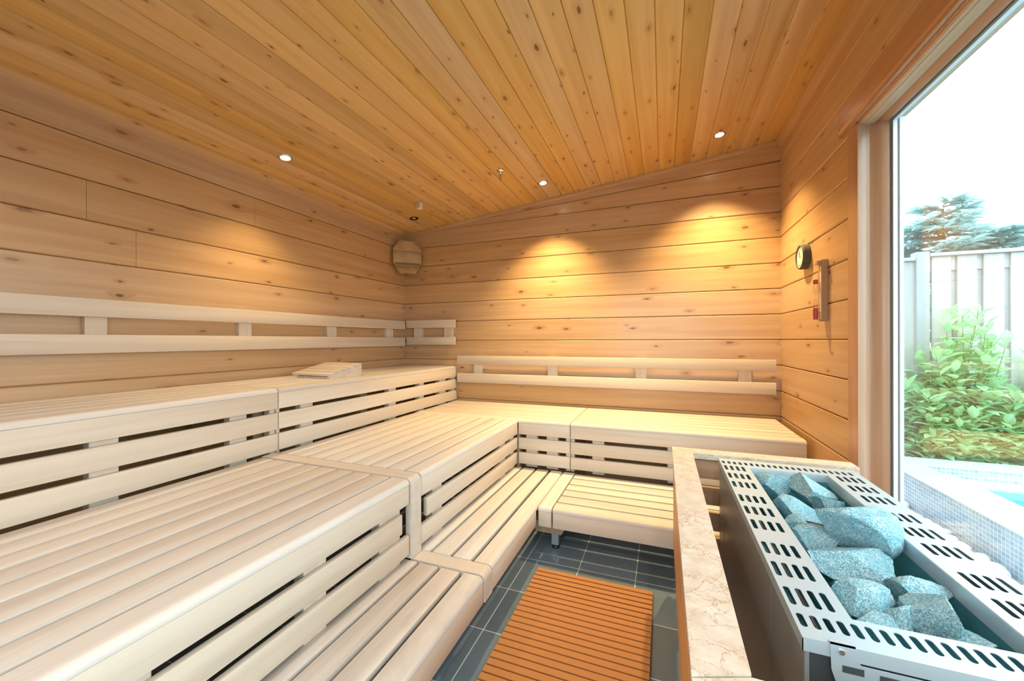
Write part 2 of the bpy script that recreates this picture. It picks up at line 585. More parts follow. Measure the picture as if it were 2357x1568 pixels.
def prism(pts, axis, u0, u1, bm=None):
    """pts: closed 2D outline; axis is the direction it is extruded along.
    axis Y: pts are (x,z); axis X: pts are (y,z); axis Z: pts are (x,y)"""
    b = bm if bm is not None else bmesh.new()

    def P(p, u):
        if axis == 'Y':
            return (p[0], u, p[1])
        if axis == 'X':
            return (u, p[0], p[1])
        return (p[0], p[1], u)
    a = [b.verts.new(P(p, u0)) for p in pts]
    c = [b.verts.new(P(p, u1)) for p in pts]
    n = len(pts)
    for i in range(n):
        b.faces.new((a[i], a[(i + 1) % n], c[(i + 1) % n], c[i]))
    b.faces.new(a)
    b.faces.new(c[::-1])
    return b


def tube(pts, r, seg=8, bm=None, r2=None):
    b = bm if bm is not None else bmesh.new()
    pts = [Vector(p) for p in pts]
    rings = []
    for i, p in enumerate(pts):
        d = (pts[min(i + 1, len(pts) - 1)] - pts[max(i - 1, 0)]).normalized()
        q = d.to_track_quat('Z', 'Y')
        rr = r if r2 is None else r + (r2 - r) * i / (len(pts) - 1)
        rings.append([b.verts.new(p + q @ Vector((rr * cos(2 * pi * k / seg), rr * sin(2 * pi * k / seg), 0))) for k in range(seg)])
    for A, B in zip(rings, rings[1:]):
        for k in range(seg):
            b.faces.new((A[k], A[(k + 1) % seg], B[(k + 1) % seg], B[k]))
    b.faces.new(rings[0][::-1])
    b.faces.new(rings[-1])
    return b


def lathe(profile, centre, axis=Vector((0, 0, 1)), seg=32, bm=None):
    """profile: (radius, height) pairs along axis from centre"""
    b = bm if bm is not None else bmesh.new()
    q = Vector(axis).normalized().to_track_quat('Z', 'Y')
    c = Vector(centre)
    rings = []
    for r, h in profile:
        if r < 1e-6:
            rings.append([b.verts.new(c + q @ Vector((0, 0, h)))])
        else:
            rings.append([b.verts.new(c + q @ Vector((r * cos(2 * pi * k / seg), r * sin(2 * pi * k / seg), h))) for k in range(seg)])
    for A, B in zip(rings, rings[1:]):
        for k in range(seg):
            a0, a1 = A[k % len(A)], A[(k + 1) % len(A)]
            b0, b1 = B[k % len(B)], B[(k + 1) % len(B)]
            vs = []
            for v in (a0, a1, b1, b0):
                if v not in vs:
                    vs.append(v)
            if len(vs) > 2:
                b.faces.new(vs)
    return b


# ------------------------------------------------------------------ room shell
def board_profile(face, back, lo, hi, ch, sgn):
    """one log-house board: chamfered along both edges of the room face"""
    g, d = 0.0017, face - sgn * 0.020
    return [(back, lo), (d, lo), (d, lo + g), (face - sgn * ch, lo + g), (face, lo + g + ch), (face, hi - g - ch),
            (face - sgn * ch, hi - g), (d, hi - g), (d, hi), (back, hi)]


def wall_boards(axis, face, back, spans):
    """spans: (u0,u1,z0,z1,[joints]) ; boards follow the 0.2 m grid that starts at 0.05"""
    bm = bmesh.new()
    sgn = 1 if face > back else -1
    for u0, u1, z0, z1, joints in spans:
        k = -1
        while 0.05 + 0.2 * k < z1:
            lo, hi = max(z0, 0.05 + 0.2 * k), min(z1, 0.25 + 0.2 * k)
            if hi - lo > 0.02:
                cuts = [u0] + sorted(j for zz, j in joints if abs(zz - k) < 0.5) + [u1]
                for i in range(len(cuts) - 1):
                    g0 = 0.0008 if i else 0.0
                    g1 = 0.0008 if i < len(cuts) - 2 else 0.0
                    prism(board_profile(face, back, lo, hi, 0.0055, sgn), axis, cuts[i] + g0, cuts[i + 1] - g1, bm)
            k += 1
    return bm


fb = bmesh.new()
bmesh.ops.create_grid(fb, x_segments=1, y_segments=1, size=0.5)
for v in fb.verts:
    v.co = Vector((-0.9 + v.co.x * 3.6, 1.42 + v.co.y * 4.4, 0))
struct('floor', fb, FLOOR, 'dark slate grey floor tiles with pale grout', 'floor')

struct('wall_left', wall_boards('Y', XL, XL - 0.06, [(YF, YB + 0.055, 0.0, 2.40, [(10, 1.905), (9, 1.05), (8, 1.245)])]), W_LEFT,
       'left wall of wide horizontal spruce boards behind the tall benches', 'wall')
bwall = wall_boards('X', YB, YB + 0.06, [(XL - 0.055, XR + 0.055, 0.0, 2.85, [])])
# trim the top of the back and front walls to the slope of the ceiling
for v in bwall.verts:
    v.co.z = min(v.co.z, zceil(v.co.x) + 0.02)
struct('wall_back', bwall, W_BACK, 'back wall of horizontal spruce boards with warm pools of light', 'wall')
WY0, WY1, WZ0, WZ1 = 0.16, 2.29, 0.07, 2.262      # window opening
rw = wall_boards('Y', XR, XR + 0.06, [(2.36, YB + 0.055, 0.0, 2.84, []), (YF, 0.09, 0.0, 2.84, []), (0.09, 2.36, 2.25, 2.84, []),
                                       (0.09, 2.36, 0.0, 0.05, [])])
struct('wall_right', rw, W_RIGHT, 'window wall of horizontal spruce boards', 'wall')
fw = wall_boards('X', YF, YF - 0.06, [(XL, -1.0, 0.0, 2.85, []), (0.8, XR, 0.0, 2.85, []), (-1.0, 0.8, 2.12, 2.85, [])])
for v in fw.verts:
    v.co.z = min(v.co.z, zceil(v.co.x) + 0.02)
struct('wall_front', fw, W_BACK, 'board wall behind the camera', 'wall')

# ceiling boards (run along Y)
cb = bmesh.new()
k = -21
while True:
    x0 = -0.274 + 0.1215 * k
    if x0 > XR + 0.06:
        break
    x1 = x0 + 0.1215
    a, b_ = max(x0, XL - 0.06), min(x1, XR + 0.06)
    if b_ - a > 0.01:
        ch = 0.0055
        pts = [(a, 0.05), (a, 0.012), (a + 0.001, 0.012), (a + 0.001, 0.004), (a + ch, 0), (b_ - 0.026, 0), (b_ - 0.020, 0.0035), (b_ - 0.001, 0.0035), (b_ - 0.001, 0.012), (b_, 0.012), (b_, 0.05)]
        if b_ - a < 0.06:
            pts = [(a, 0.05), (a, ch), (a + ch, 0), (b_ - ch, 0), (b_, ch), (b_, 0.05)]
        prism([(p[0], p[1] + zceil(p[0])) for p in pts], 'Y', YF - 0.06, YB + 0.06, cb)
    k += 1
struct('ceiling', cb, W_CEIL, 'sloping ceiling of narrow knotty spruce boards', 'ceiling')

# trims under the ceiling
t = prism([(XR, zceil(XR)), (XR - 0.034, zceil(XR - 0.034)), (XR - 0.032, zceil(XR) - 0.026), (XR - 0.012, zceil(XR) - 0.060), (XR, zceil(XR) - 0.060)], 'Y', YF, YB - 0.02)
struct('trim_1', t, W_TRIM_Y, 'spruce cove strip where ceiling meets the window wall', 'trim')
t = bmesh.new()
for (x0, x1) in ((XL + 0.001, XR - 0.001),):
    a = [t.verts.new((x0, YB - y, zceil(x0) - z)) for y, z in ((0, 0), (0.018, 0), (0.018, 0.022), (0.010, 0.034), (0, 0.034))]
    b_ = [t.verts.new((x1, YB - y, zceil(x1) - z)) for y, z in ((0, 0), (0.018, 0), (0.018, 0.022), (0.010, 0.034), (0, 0.034))]
    for i in range(5):
        t.faces.new((a[i], a[(i + 1) % 5], b_[(i + 1) % 5], b_[i]))
    t.faces.new(a)
    t.faces.new(b_[::-1])
struct('trim_2', t, W_TRIM_X, 'spruce strip where ceiling meets the back wall', 'trim')
t = prism([(XL, zceil(XL)), (XL + 0.02, zceil(XL + 0.02)), (XL + 0.016, zceil(XL) - 0.014), (XL, zceil(XL) - 0.024)], 'Y', YF, YB - 0.02)
struct('trim_3', t, W_TRIM_Y, 'thin spruce strip where ceiling meets the left wall', 'trim')

# ------------------------------------------------------------------ window to the pool
win = thing('window_1', 'tall fixed window beside the heater in a brown wooden frame', 'window', (0.9, 1.2, WZ0))
win['kind'] = 'structure'
GX = 0.972
# stepped jamb at the far side, casing flush with the wall
jamb = [(0.850, 2.392), (0.850, 2.286), (0.872, 2.286), (0.888, 2.296), (0.900, 2.300), (0.918, 2.292), (0.930, 2.280), (0.946, 2.272), (0.9625, 2.272), (0.9625, 2.300), (1.004, 2.300), (1.004, 2.392)]
obj('frame_jamb', prism(jamb, 'Z', 0.0, 2.30), W_FRAME_Z, win)
jn = [(x, WY0 + (2.29 - y) - 0.005) for x, y in jamb]
obj('frame_jamb', prism(jn, 'Z', 0.0, 2.30), W_FRAME_Z, win)
head = [(0.850, 2.262), (0.872, 2.262), (0.888, 2.270), (0.900, 2.272), (0.918, 2.262), (0.930, 2.250), (0.946, 2.243), (0.959, 2.243), (0.959, 2.262), (1.03, 2.262), (1.03, 2.36), (0.850, 2.36)]
obj('frame_head', prism(head, 'Y', WY0 - 0.02, 2.30), W_FRAME_Y, win)
obj('header_board', prism([(0.856, 2.405), (0.836, 2.405), (0.832, 2.400), (0.832, 2.296), (0.838, 2.288), (0.838, 2.282), (0.832, 2.276), (0.834, 2.268), (0.856, 2.268)], 'Y', WY0 - 0.15, 2.452), W_FRAME_Y, win)
obj('sill', prism([(0.84, 0.0), (1.03, 0.0), (1.03, 0.05), (0.84, 0.07)], 'Y', WY0, 2.286), W_FRAME_Y, win)
for gx, nm in ((0.966, 'glass_pane'), (0.988, 'glass_pane')):
    obj(nm, box(gx - 0.002, gx + 0.002, WY0 + 0.01, 2.284, 0.06, 2.252, 0), GLASS, win)
sp = bmesh.new()
box(0.969, 0.985, 2.262, 2.276, 0.06, 2.245, 0.001, 1, sp)
box(0.9905, 1.004, 2.258, 2.299, 0.06, 2.245, 0.001, 1, sp)
box(0.969, 0.985, WY0 + 0.012, WY0 + 0.03, 0.06, 2.245, 0.001, 1, sp)
box(0.969, 0.985, WY0 + 0.012, 2.27, 2.236, 2.248, 0.001, 1, sp)
obj('glazing_spacer', sp, SPACER, win)
gk = bmesh.new()
box(0.9626, 0.9639, 2.268, 2.276, 0.06, 2.25, 0.0005, 1, gk)
box(0.9626, 0.9639, WY0 + 0.01, 2.267, 2.240, 2.25, 0.0005, 1, gk)
obj('gasket', gk, GASKET, win)

# unseen glass door, added behind the camera to let in daylight
dr = thing('added_door_1', 'unseen glazed door added behind the camera for daylight', 'door', (-0.1, YF, 0))
dr['kind'] = 'structure'
db = bmesh.new()
for x0, x1, z0, z1 in ((-1.0, -0.93, 0, 2.12), (0.73, 0.8, 0, 2.12), (-1.0, 0.8, 2.05, 2.12), (-0.14, -0.06, 0, 2.05), (-1.0, 0.8, 0, 0.06)):
    box(x0, x1, YF - 0.06, YF + 0.01, z0, z1, 0.003, 1, db)
obj('added_door_frame', db, W_FRAME_Z, dr)
for x0, x1 in ((-0.93, -0.14), (-0.06, 0.73)):
    obj('glass_pane', box(x0, x1, YF - 0.03, YF - 0.024, 0.06, 2.05, 0), GLASS, dr)


# ------------------------------------------------------------------ benches
def slat_box(mode, u0, u1, v0, v1, zt, th=0.024, bev=0.004):
    if mode == 'Y':
        return box(v0, v1, u0, u1, zt - th, zt, bev, 2)
    return box(u0, u1, v0, v1, zt - th, zt, bev, 2)


def nosing(mode, u0, u1, vb, vf, zt, th=0.024, r=0.021):
    s = 1 if vf > vb else -1
    pts = [(vb, zt - th), (vb, zt - 0.003), (vb + s * 0.003, zt)]
    for i in range(9):
        a = pi / 2 * i / 8
        pts.append((vf - s * r + s * r * sin(a), zt - r + r * cos(a)))
    pts += [(vf, zt - th)]
    return prism(pts, 'Y' if mode == 'Y' else 'X', u0, u1)


def face_board(mode, u0, u1, vf, z0, z1, s, th=0.022):
    a, b_ = (vf - s * th, vf) if s > 0 else (vf, vf + th)
    if mode == 'Y':
        return box(a, b_, u0, u1, z0, z1, 0.0035, 2)
    return box(u0, u1, a, b_, z0, z1, 0.0035, 2)


def make_bench(label, group, mode, root_loc, zt, u0, u1, slats, nose, boards, battens=(), posts=(), face=None, worn=False, name='sauna_bench'):
    """slats: (v0,v1[,ua,ub]) ; nose: (vback,vfront) ; boards: (z0,z1[,ua,ub]) ; battens: (ua,ub,z0,z1)"""
    r = thing(name, label, 'bench', root_loc, group)
    s = 1 if mode == 'Y' else -1
    ms = (W_LOW if worn else B_Y) if mode == 'Y' else B_X
    mb = B_YZ if mode == 'Y' else B_XZ
    for sl in slats:
        a, b_ = (sl[2], sl[3]) if len(sl) > 2 else (u0, u1)
        obj('slat', slat_box(mode, a, b_, sl[0], sl[1], zt), ms, r)
    if nose:
        obj('front_slat', nosing(mode, u0, u1, nose[0], nose[1], zt), ms, r)
    vf = face if face is not None else nose[1]
    for bd in boards:
        a, b_ = (bd[2], bd[3]) if len(bd) > 2 else (u0, u1)
        obj('front_board', face_board(mode, a, b_, vf, bd[0], bd[1], s), mb, r)
    for a, b_, z0, z1 in battens:
        v0, v1 = vf - s * 0.023, vf - s * 0.068
        v0, v1 = min(v0, v1), max(v0, v1)
        bb = box(v0, v1, a, b_, z0, z1, 0.002) if mode == 'Y' else box(a, b_, v0, v1, z0, z1, 0.002)
        obj('batten', bb, B_Z, r)
    for a, b_, c, d, z0, z1 in posts:
        obj('post', box(a, b_, c, d, z0, z1, 0.003), W_POST, r)
    # cross bearers carrying the slats
    vs = [sl[0] for sl in slats] + [sl[1] for sl in slats]
    va, vb = min(vs), max(vs)
    n = max(2, int(round((u1 - u0) / 0.75)) + 1)
    for i in range(n):
        u = u0 + 0.06 + (u1 - u0 - 0.12) * i / (n - 1)
        bb = box(va, vb, u - 0.02, u + 0.02, zt - 0.085, zt - 0.0245, 0.002) if mode == 'Y' else box(u - 0.02, u + 0.02, va, vb, zt - 0.085, zt - 0.0245, 0.002)
        obj('bearer', bb, W_POST, r)
    return r


G_UP, G_MID, G_LOW = 'top tier benches', 'middle tier benches', 'foot benches'
ZU, ZM, ZL = 0.985, 0.632, 0.272
up_slats = [(-2.635 + 0.1066 * i, -2.635 + 0.1066 * i + 0.0945) for i in range(5)]
up_boards = [(0.871, 0.9605), (0.757, 0.849), (0.641, 0.734)]
NEAR = -0.42
make_bench('long top tier bench along the left wall, nearer half left of the front joint', G_UP, 'Y', (-2.33, 0.55, 0.0), ZU, NEAR, 1.562,
           up_slats, (-2.102, -1.996), up_boards,
           [(0.803, 0.89, 0.60, 0.96), (1.317, 1.403, 0.60, 0.96), (1.529, 1.561, 0.60, 0.96), (0.02, 0.11, 0.60, 0.96)],
           [(-2.06, -2.02, NEAR + 0.02, NEAR + 0.08, 0.0, 0.90), (-2.64, -2.60, NEAR + 0.02, NEAR + 0.08, 0.0, 0.90), (-2.64, -2.60, 1.48, 1.54, 0.0, 0.90), (-2.14, -2.08, 1.48, 1.54, 0.0, 0.90)])
make_bench('top tier bench in the left rear corner holding the slatted headrest', G_UP, 'Y', (-2.33, 2.58, 0.0), ZU, 1.568, 3.590,
           up_slats, (-2.102, -1.996), up_boards,
           [(1.568, 1.59, 0.60, 0.96), (1.726, 1.815, 0.60, 0.96), (2.533, 2.621, 0.60, 0.96), (2.946, 3.018, 0.60, 0.96), (3.284, 3.398, 0.60, 0.96), (3.518, 3.588, 0.60, 0.96)],
           [(-2.64, -2.60, 2.30, 2.36, 0.0, 0.90), (-2.14, -2.08, 2.30, 2.36, 0.0, 0.90), (-2.64, -2.60, 3.50, 3.56, 0.0, 0.90), (-2.14, -2.08, 3.50, 3.56, 0.0, 0.90)])

mid_slats = [(-1.157 - 0.1045 * i - 0.0925, -1.157 - 0.1045 * i) for i in range(8)]
mid_boards_z = [(0.522, 0.6075), (0.410, 0.4965), (0.298, 0.3845)]
r = make_bench('broad middle tier bench in the left foreground with greyish slats', G_MID, 'Y', (-1.52, 0.5, 0.0), ZM, NEAR, 1.457,
               mid_slats, (-1.1445, -1.052), [(0.522, 0.6075), (0.410, 0.4965, NEAR, 1.409), (0.298, 0.3845)],
               [(1.289, 1.422, 0.27, 0.60), (0.44, 0.53, 0.27, 0.60), (-0.2, -0.1, 0.27, 0.60), (0.93, 1.02, 0.27, 0.60)],
               [(-1.14, -1.08, NEAR + 0.02, NEAR + 0.08, 0.0, 0.55), (-1.14, -1.08, 1.34, 1.40, 0.0, 0.24), (-1.96, -1.90, NEAR + 0.02, NEAR + 0.08, 0.0, 0.55), (-1.96, -1.90, 1.38, 1.44, 0.0, 0.55)])
r = make_bench('middle tier bench beyond the divider strip, below the rear top tier bench', G_MID, 'Y', (-1.52, 2.15, 0.0), ZM, 1.552, 2.846,
               mid_slats, (-1.1445, -1.052), [(0.522, 0.6075), (0.410, 0.4965, 1.598, 2.846), (0.298, 0.3845)],
               [(1.682, 1.77, 0.27, 0.60), (2.547, 2.645, 0.27, 0.60), (2.76, 2.82, 0.27, 0.60)],
               [(-1.14, -1.08, 2.10, 2.16, 0.0, 0.24), (-1.96, -1.90, 2.10, 2.16, 0.0, 0.55)])
# divider: a board on edge running across the bench, rounded over the front and down to the foot bench


def divider(parent, y0, y1, xb, xf, zt, zb, th=0.024, rr=0.030):
    pts = [(xb, zt - th), (xb, zt)]
    for i in range(9):
        a = pi / 2 * i / 8
        pts.append((xf - rr + rr * sin(a), zt - rr + rr * cos(a)))
    pts += [(xf, zb), (xf - 0.03, zb), (xf - 0.03, zt - th)]
    return obj('divider_strip', prism(pts, 'Y', y0, y1), B_X, parent)


divider(r, 1.466, 1.541, -1.995, -1.047, ZM + 0.001, ZL + 0.004)
MB = make_bench('middle tier bench section filling the rear left corner, left of the seam', G_MID, 'X', (-1.32, 3.2, 0.0), ZM, -1.99, -0.6445,
                [(2.957 + 0.1045 * i, 2.957 + 0.1045 * i + 0.0925) for i in range(6)], (2.945, 2.858),
                [(0.519, 0.6075, -1.050, -0.6445), (0.406, 0.4935, -1.050, -0.6445), (0.293, 0.3805, -1.050, -0.6445)],
                [(-1.06, -1.05, 0.27, 0.60), (-0.994, -0.903, 0.27, 0.60), (-0.829, -0.74, 0.27, 0.60), (-0.679, -0.6445, 0.27, 0.60)],
                [(-1.07, -1.045, 2.875, 2.93, 0.0, 0.55), (-0.72, -0.66, 2.93, 2.99, 0.0, 0.24), (-0.72, -0.66, 3.50, 3.56, 0.0, 0.55)])
make_bench('middle tier bench under the back wall, from the seam to the window wall', G_MID, 'X', (0.08, 3.2, 0.0), ZM, -0.6395, 0.815,
           [(2.957 + 0.1045 * i, 2.957 + 0.1045 * i + 0.0925) for i in range(6)], (2.945, 2.858),
           [(0.519, 0.6075), (0.406, 0.4935), (0.293, 0.3805)],
           [(-0.6395, -0.616, 0.27, 0.60), (-0.483, -0.397, 0.27, 0.60), (0.028, 0.11, 0.27, 0.60), (0.45, 0.54, 0.27, 0.60), (0.76, 0.81, 0.27, 0.60)],
           [(0.05, 0.11, 2.93, 2.99, 0.0, 0.24), (0.05, 0.11, 3.50, 3.56, 0.0, 0.55), (0.74, 0.80, 2.93, 2.99, 0.0, 0.55)])

low_slats = [(-1.100, -1.014), (-0.999, -0.908), (-0.891, -0.802)]
make_bench('low foot bench in the left foreground with worn grey slats', G_LOW, 'Y', (-0.88, 0.5, 0.0), ZL, NEAR, 1.464,
           low_slats, (-0.784, -0.694), [(0.160, 0.2475)], (),
           [(-1.08, -1.04, 0.3, 0.35, 0.0, 0.19), (-1.08, -1.04, 1.30, 1.35, 0.0, 0.19)], worn=True)
r = make_bench('low foot bench beyond the divider strip, ending at the rear corner', G_LOW, 'Y', (-0.88, 2.1, 0.0), ZL, 1.556, 2.846,
               [s_ + (1.556, 2.840) for s_ in low_slats], None, [(0.160, 0.2475, 1.556, 2.190)], (),
               [(-1.08, -1.04, 1.62, 1.67, 0.0, 0.19)], face=-0.694)
obj('front_slat', nosing('Y', 1.556, 2.846, -0.784, -0.694, ZL), B_Y, r)
divider(r, 1.474, 1.549, -1.058, -0.690, ZL + 0.001, 0.160)
# cross strip where the two foot benches meet
st = [(2.846, ZL - 0.024), (2.846, ZL)]
for i in range(9):
    a = pi / 2 * i / 8
    st.append((2.196 + 0.021 - 0.021 * sin(a), ZL - 0.021 + 0.021 * cos(a)))
st += [(2.196, ZL - 0.024)]
r2 = make_bench('low foot bench under the back wall tier, standing on a metal leg', G_LOW, 'X', (0.08, 2.5, 0.0), ZL, -0.597, 0.79,
                [(2.3095, 2.4035), (2.4195, 2.506), (2.5215, 2.611), (2.6265, 2.730), (2.746, 2.832)], (2.294, 2.195),
                [(0.160, 0.2475), (0.160, 0.2475, -0.683, -0.605)], (), ())
obj('end_strip', prism(st, 'X', -0.684, -0.605), B_Y, r2)
obj('beam', prism([(-0.735, 0.160), (-0.735, 0.118), (-0.718, 0.092), (-0.565, 0.092), (-0.548, 0.118), (-0.548, 0.160)], 'Y', 2.268, 2.80), W_POST, r2)
lg = obj('leg', box(-0.627, -0.583, 2.278, 2.318, 0.022, 0.0915, 0.002), GALV, r2, 'galvanised square metal leg')
obj('foot', lathe([(0, 0.001), (0.022, 0.001), (0.023, 0.006), (0.018, 0.014), (0.013, 0.022), (0, 0.022)], (-0.605, 2.298, 0)), RUBBER, lg)
lg = obj('leg', box(0.45, 0.494, 2.278, 2.318, 0.022, 0.1865, 0.002), GALV, r2)
obj('foot', lathe([(0, 0.001), (0.022, 0.001), (0.023, 0.006), (0.018, 0.014), (0.013, 0.022), (0, 0.022)], (0.472, 2.298, 0)), RUBBER, lg)


# ------------------------------------------------------------------ backrests
def backrest(label, mode, loc, rails, spacers):
    r = thing('backrest', label, 'backrest', loc, 'backrests on the walls')
    for nm, b in rails:
        obj(nm, box(*b, 0.003, 2), B_YZ if mode == 'Y' else B_XZ, r)
    for b in spacers:
        obj('spacer_block', box(*b, 0.0015), B_Z, r)
    return r


backrest('long two-rail backrest along the left wall above the top tier', 'Y', (XL, 1.6, 1.32),
         [('top_rail', (-2.624, -2.596, NEAR, 3.534, 1.369, 1.458)), ('bottom_rail', (-2.624, -2.596, NEAR, 3.534, 1.190, 1.282))],
         [(XL, -2.6245, a, b_, 1.20, 1.45) for a, b_ in ((0.30, 0.39), (1.03, 1.114), (1.773, 1.86), (2.506, 2.609), (3.255, 3.365))])
backrest('short two-rail backrest on the back wall in the left corner', 'X', (-2.29, YB, 1.33),
         [('top_rail', (-2.594, -1.997, 3.545, 3.570, 1.382, 1.465)), ('bottom_rail', (-2.594, -1.997, 3.545, 3.570, 1.204, 1.285))],
         [(a, b_, 3.5705, YB, 1.21, 1.46) for a, b_ in ((-2.513, -2.409), (-2.137, -2.041))])
backrest('lower two-rail backrest on the back wall behind the middle tier', 'X', (-0.58, YB, 0.96),
         [('top_rail', (-1.972, 0.816, 3.545, 3.570, 1.006, 1.093)), ('bottom_rail', (-1.972, 0.816, 3.545, 3.570, 0.823, 0.915))],
         [(a, b_, 3.5705, YB, 0.83, 1.085) for a, b_ in ((-1.794, -1.70), (-1.016, -0.92), (-0.224, -0.131), (0.561, 0.654))])

# ------------------------------------------------------------------ headrest
hr = thing('headrest', 'slatted wedge-shaped wooden headrest on the top tier bench', 'headrest', (-2.31, 2.21, ZU))
hz = [(2.062, 0.0), (2.062, 0.020), (2.362, 0.080), (2.362, 0.0)]
for x0, x1 in ((-2.462, -2.440), (-2.158, -2.134)):
    obj('side_panel', prism([(y, ZU + 0.0005 + z) for y, z in hz], 'X', x0, x1), B_X, hr)
for i in range(5):
    y0 = 2.056 + 0.0625 * i
    zz = ZU + 0.0195 + 0.2 * (y0 - 2.062)
    b = box(-2.485, -2.130, y0, y0 + 0.054, zz, zz + 0.017, 0.002, 2)
    bmesh.ops.rotate(b, verts=b.verts, cent=(0, y0, zz), matrix=Matrix.Rotation(math.atan(0.2), 3, 'X'))
    obj('slat', b, B_X, hr)
obj('cross_bar', box(-2.44, -2.158, 2.066, 2.080, ZU + 0.001, ZU + 0.012, 0.001), B_X, hr)

# ------------------------------------------------------------------ floor mat
mat = thing('floor_mat', 'orange slatted plastic floor mat on the tiles between benches and heater', 'mat', (-0.34, 1.35, 0))
for i in range(46):
    y1 = 2.030 - 0.0358 * i
    obj('slat', box(-0.632, -0.047, y1 - 0.0280, y1, 0.008, 0.020, 0.0015), MAT, mat)
for x in (-0.59, -0.45, -0.31, -0.17, -0.085):
    obj('runner', box(x - 0.006, x + 0.006, 2.027 - 0.0358 * 45.8, 2.027, 0.001, 0.0078, 0), RUBBER, mat)

# ------------------------------------------------------------------ heater guard
gd = thing('heater_guard', 'wooden guard rail with cream crackled cap around the heater', 'guard', (0.42, 1.4, 0))
CZ = 0.70
obj('cap', prism([(0.043, 0.662), (0.137, 0.662), (0.137, 2.093), (0.043, 2.185)], 'Z', CZ - 0.028, CZ) if False else prism([(0.043, 0.705), (0.135, 0.742), (0.135, 2.094), (0.043, 2.180)], 'Z', CZ - 0.028, CZ), CAP, gd)
obj('cap', prism([(0.0435, 2.181), (0.1355, 2.095), (0.785, 2.095), (0.785, 2.181)], 'Z', CZ - 0.028, CZ - 0.0004), CAP, gd)
obj('cap', prism([(0.0435, 0.702), (0.0435, 0.655), (0.785, 0.655), (0.785, 0.738), (0.136, 0.738)], 'Z', CZ - 0.030, CZ - 0.003), CAP, gd)
for z0, z1 in ((0.580, 0.668), (0.460, 0.575), (0.345, 0.455), (0.225, 0.340)):
    obj('side_board', box(0.048, 0.070, 0.70, 2.15, z0, z1, 0.002), W_GUARD, gd)
for z0, z1 in ((0.574, 0.664), (0.448, 0.534), (0.325, 0.412), (0.205, 0.290)):
    obj('back_board', box(0.072, 0.78, 2.112, 2.134, z0, z1, 0.002), W_GUARDX, gd)
    obj('front_board', box(0.072, 0.78, 0.675, 0.697, z0, z1, 0.002), W_GUARDX, gd)
for x0, y0 in ((0.072, 2.062), (0.72, 2.136), (0.072, 0.70), (0.72, 0.625)):
    obj('post', box(x0, x0 + 0.045, y0, y0 + 0.045, 0.0, CZ - 0.03, 0.002), W_GUARD, gd)

# ------------------------------------------------------------------ heater
ht = thing('sauna_heater', 'long stainless steel heater with slotted top beside the window', 'heater', (0.49, 1.45, 0))
HX0, HX1, HY0, HY1, HZ = 0.240, 0.746, 0.868, 2.043, 0.70
OX0, OX1, OY0, OY1 = 0.345, 0.622, 0.957, 1.936


def slotted_plate(z, th):
    cu = bpy.data.curves.new('plate', 'CURVE')
    cu.dimensions = '2D'
    cu.fill_mode = 'BOTH'
    cu.extrude = th / 2
    cu.resolution_u = 1

    def poly(pts):
        s = cu.splines.new('POLY')
        s.points.add(len(pts) - 1)
        for q, (x, y) in zip(s.points, pts):
            q.co = (x, y, 0, 1)
        s.use_cyclic_u = True

    def slot(cx, cy, w, ln):
        pts = []
        r_ = w / 2
        h = ln / 2 - r_
        for i in range(7):
            a = pi * i / 6
            pts.append((cx + r_ * cos(a), cy + h + r_ * sin(a)))
        for i in range(7):
            a = pi + pi * i / 6
            pts.append((cx + r_ * cos(a), cy - h + r_ * sin(a)))
        poly(pts)
    poly([(HX0, HY0), (HX1, HY0), (HX1, HY1), (HX0, HY1)])
    poly([(OX0, OY0), (OX0, OY1), (OX1, OY1), (OX1, OY0)])
    rows = [1.001, 1.108, 1.210, 1.351, 1.456, 1.559, 1.699, 1.802, 1.906]
    for k in range(4):
        for y in rows:
            slot(0.2535 + 0.0219 * k, y, 0.0118, 0.066)
            slot(0.6515 + 0.0219 * k, y, 0.0118, 0.066)
    n = 22
    for k in range(n):
        x = 0.2535 + 0.0219 * k
        slot(x, 0.9215, 0.0118, 0.042)
        slot(x, 1.9855, 0.0118, 0.042)
    o = bpy.data.objects.new('plate', cu)
    C.objects.link(o)
    bpy.context.view_layer.update()
    me = bpy.data.meshes.new_from_object(o.evaluated_get(bpy.context.evaluated_depsgraph_get()))
    bpy.data.objects.remove(o)
    b = bmesh.new()
    b.from_mesh(me)
    bpy.data.meshes.remove(me)
    bmesh.ops.translate(b, verts=b.verts, vec=(0, 0, z - th / 2))
    return b


obj('top_plate', slotted_plate(HZ, 0.0016), STEEL, ht, 'bright stainless top plate with rows of slots')
sk = bmesh.new()
for b in ((HX0, HX0 + 0.0015, HY0, HY1), (HX1 - 0.0015, HX1, HY0, HY1), (HX0, HX1, HY0, HY0 + 0.0015), (HX0, HX1, HY1 - 0.0015, HY1)):
    box(*b, HZ - 0.025, HZ - 0.0017, 0, 1, sk)
obj('plate_skirt', sk, STEEL, ht)
cs = bmesh.new()
for a, b_ in ((HY0 + 0.004, 1.106), (1.112, 1.914), (1.920, HY1 - 0.004)):
    box(HX0 + 0.004, HX0 + 0.012, a, b_, 0.06, HZ - 0.0255, 0.001, 1, cs)
box(HX1 - 0.012, HX1 - 0.004, HY0 + 0.004, HY1 - 0.004, 0.06, HZ - 0.0255, 0.001, 1, cs)
box(HX0 + 0.012, HX1 - 0.012, HY1 - 0.012, HY1 - 0.004, 0.06, HZ - 0.0255, 0.001, 1, cs)
box(HX0 + 0.013, HX0 + 0.016, HY0 + 0.012, HY1 - 0.012, 0.06, HZ - 0.03, 0, 1, cs)
obj('casing', cs, STEEL_DARK, ht, 'dull steel side panels')
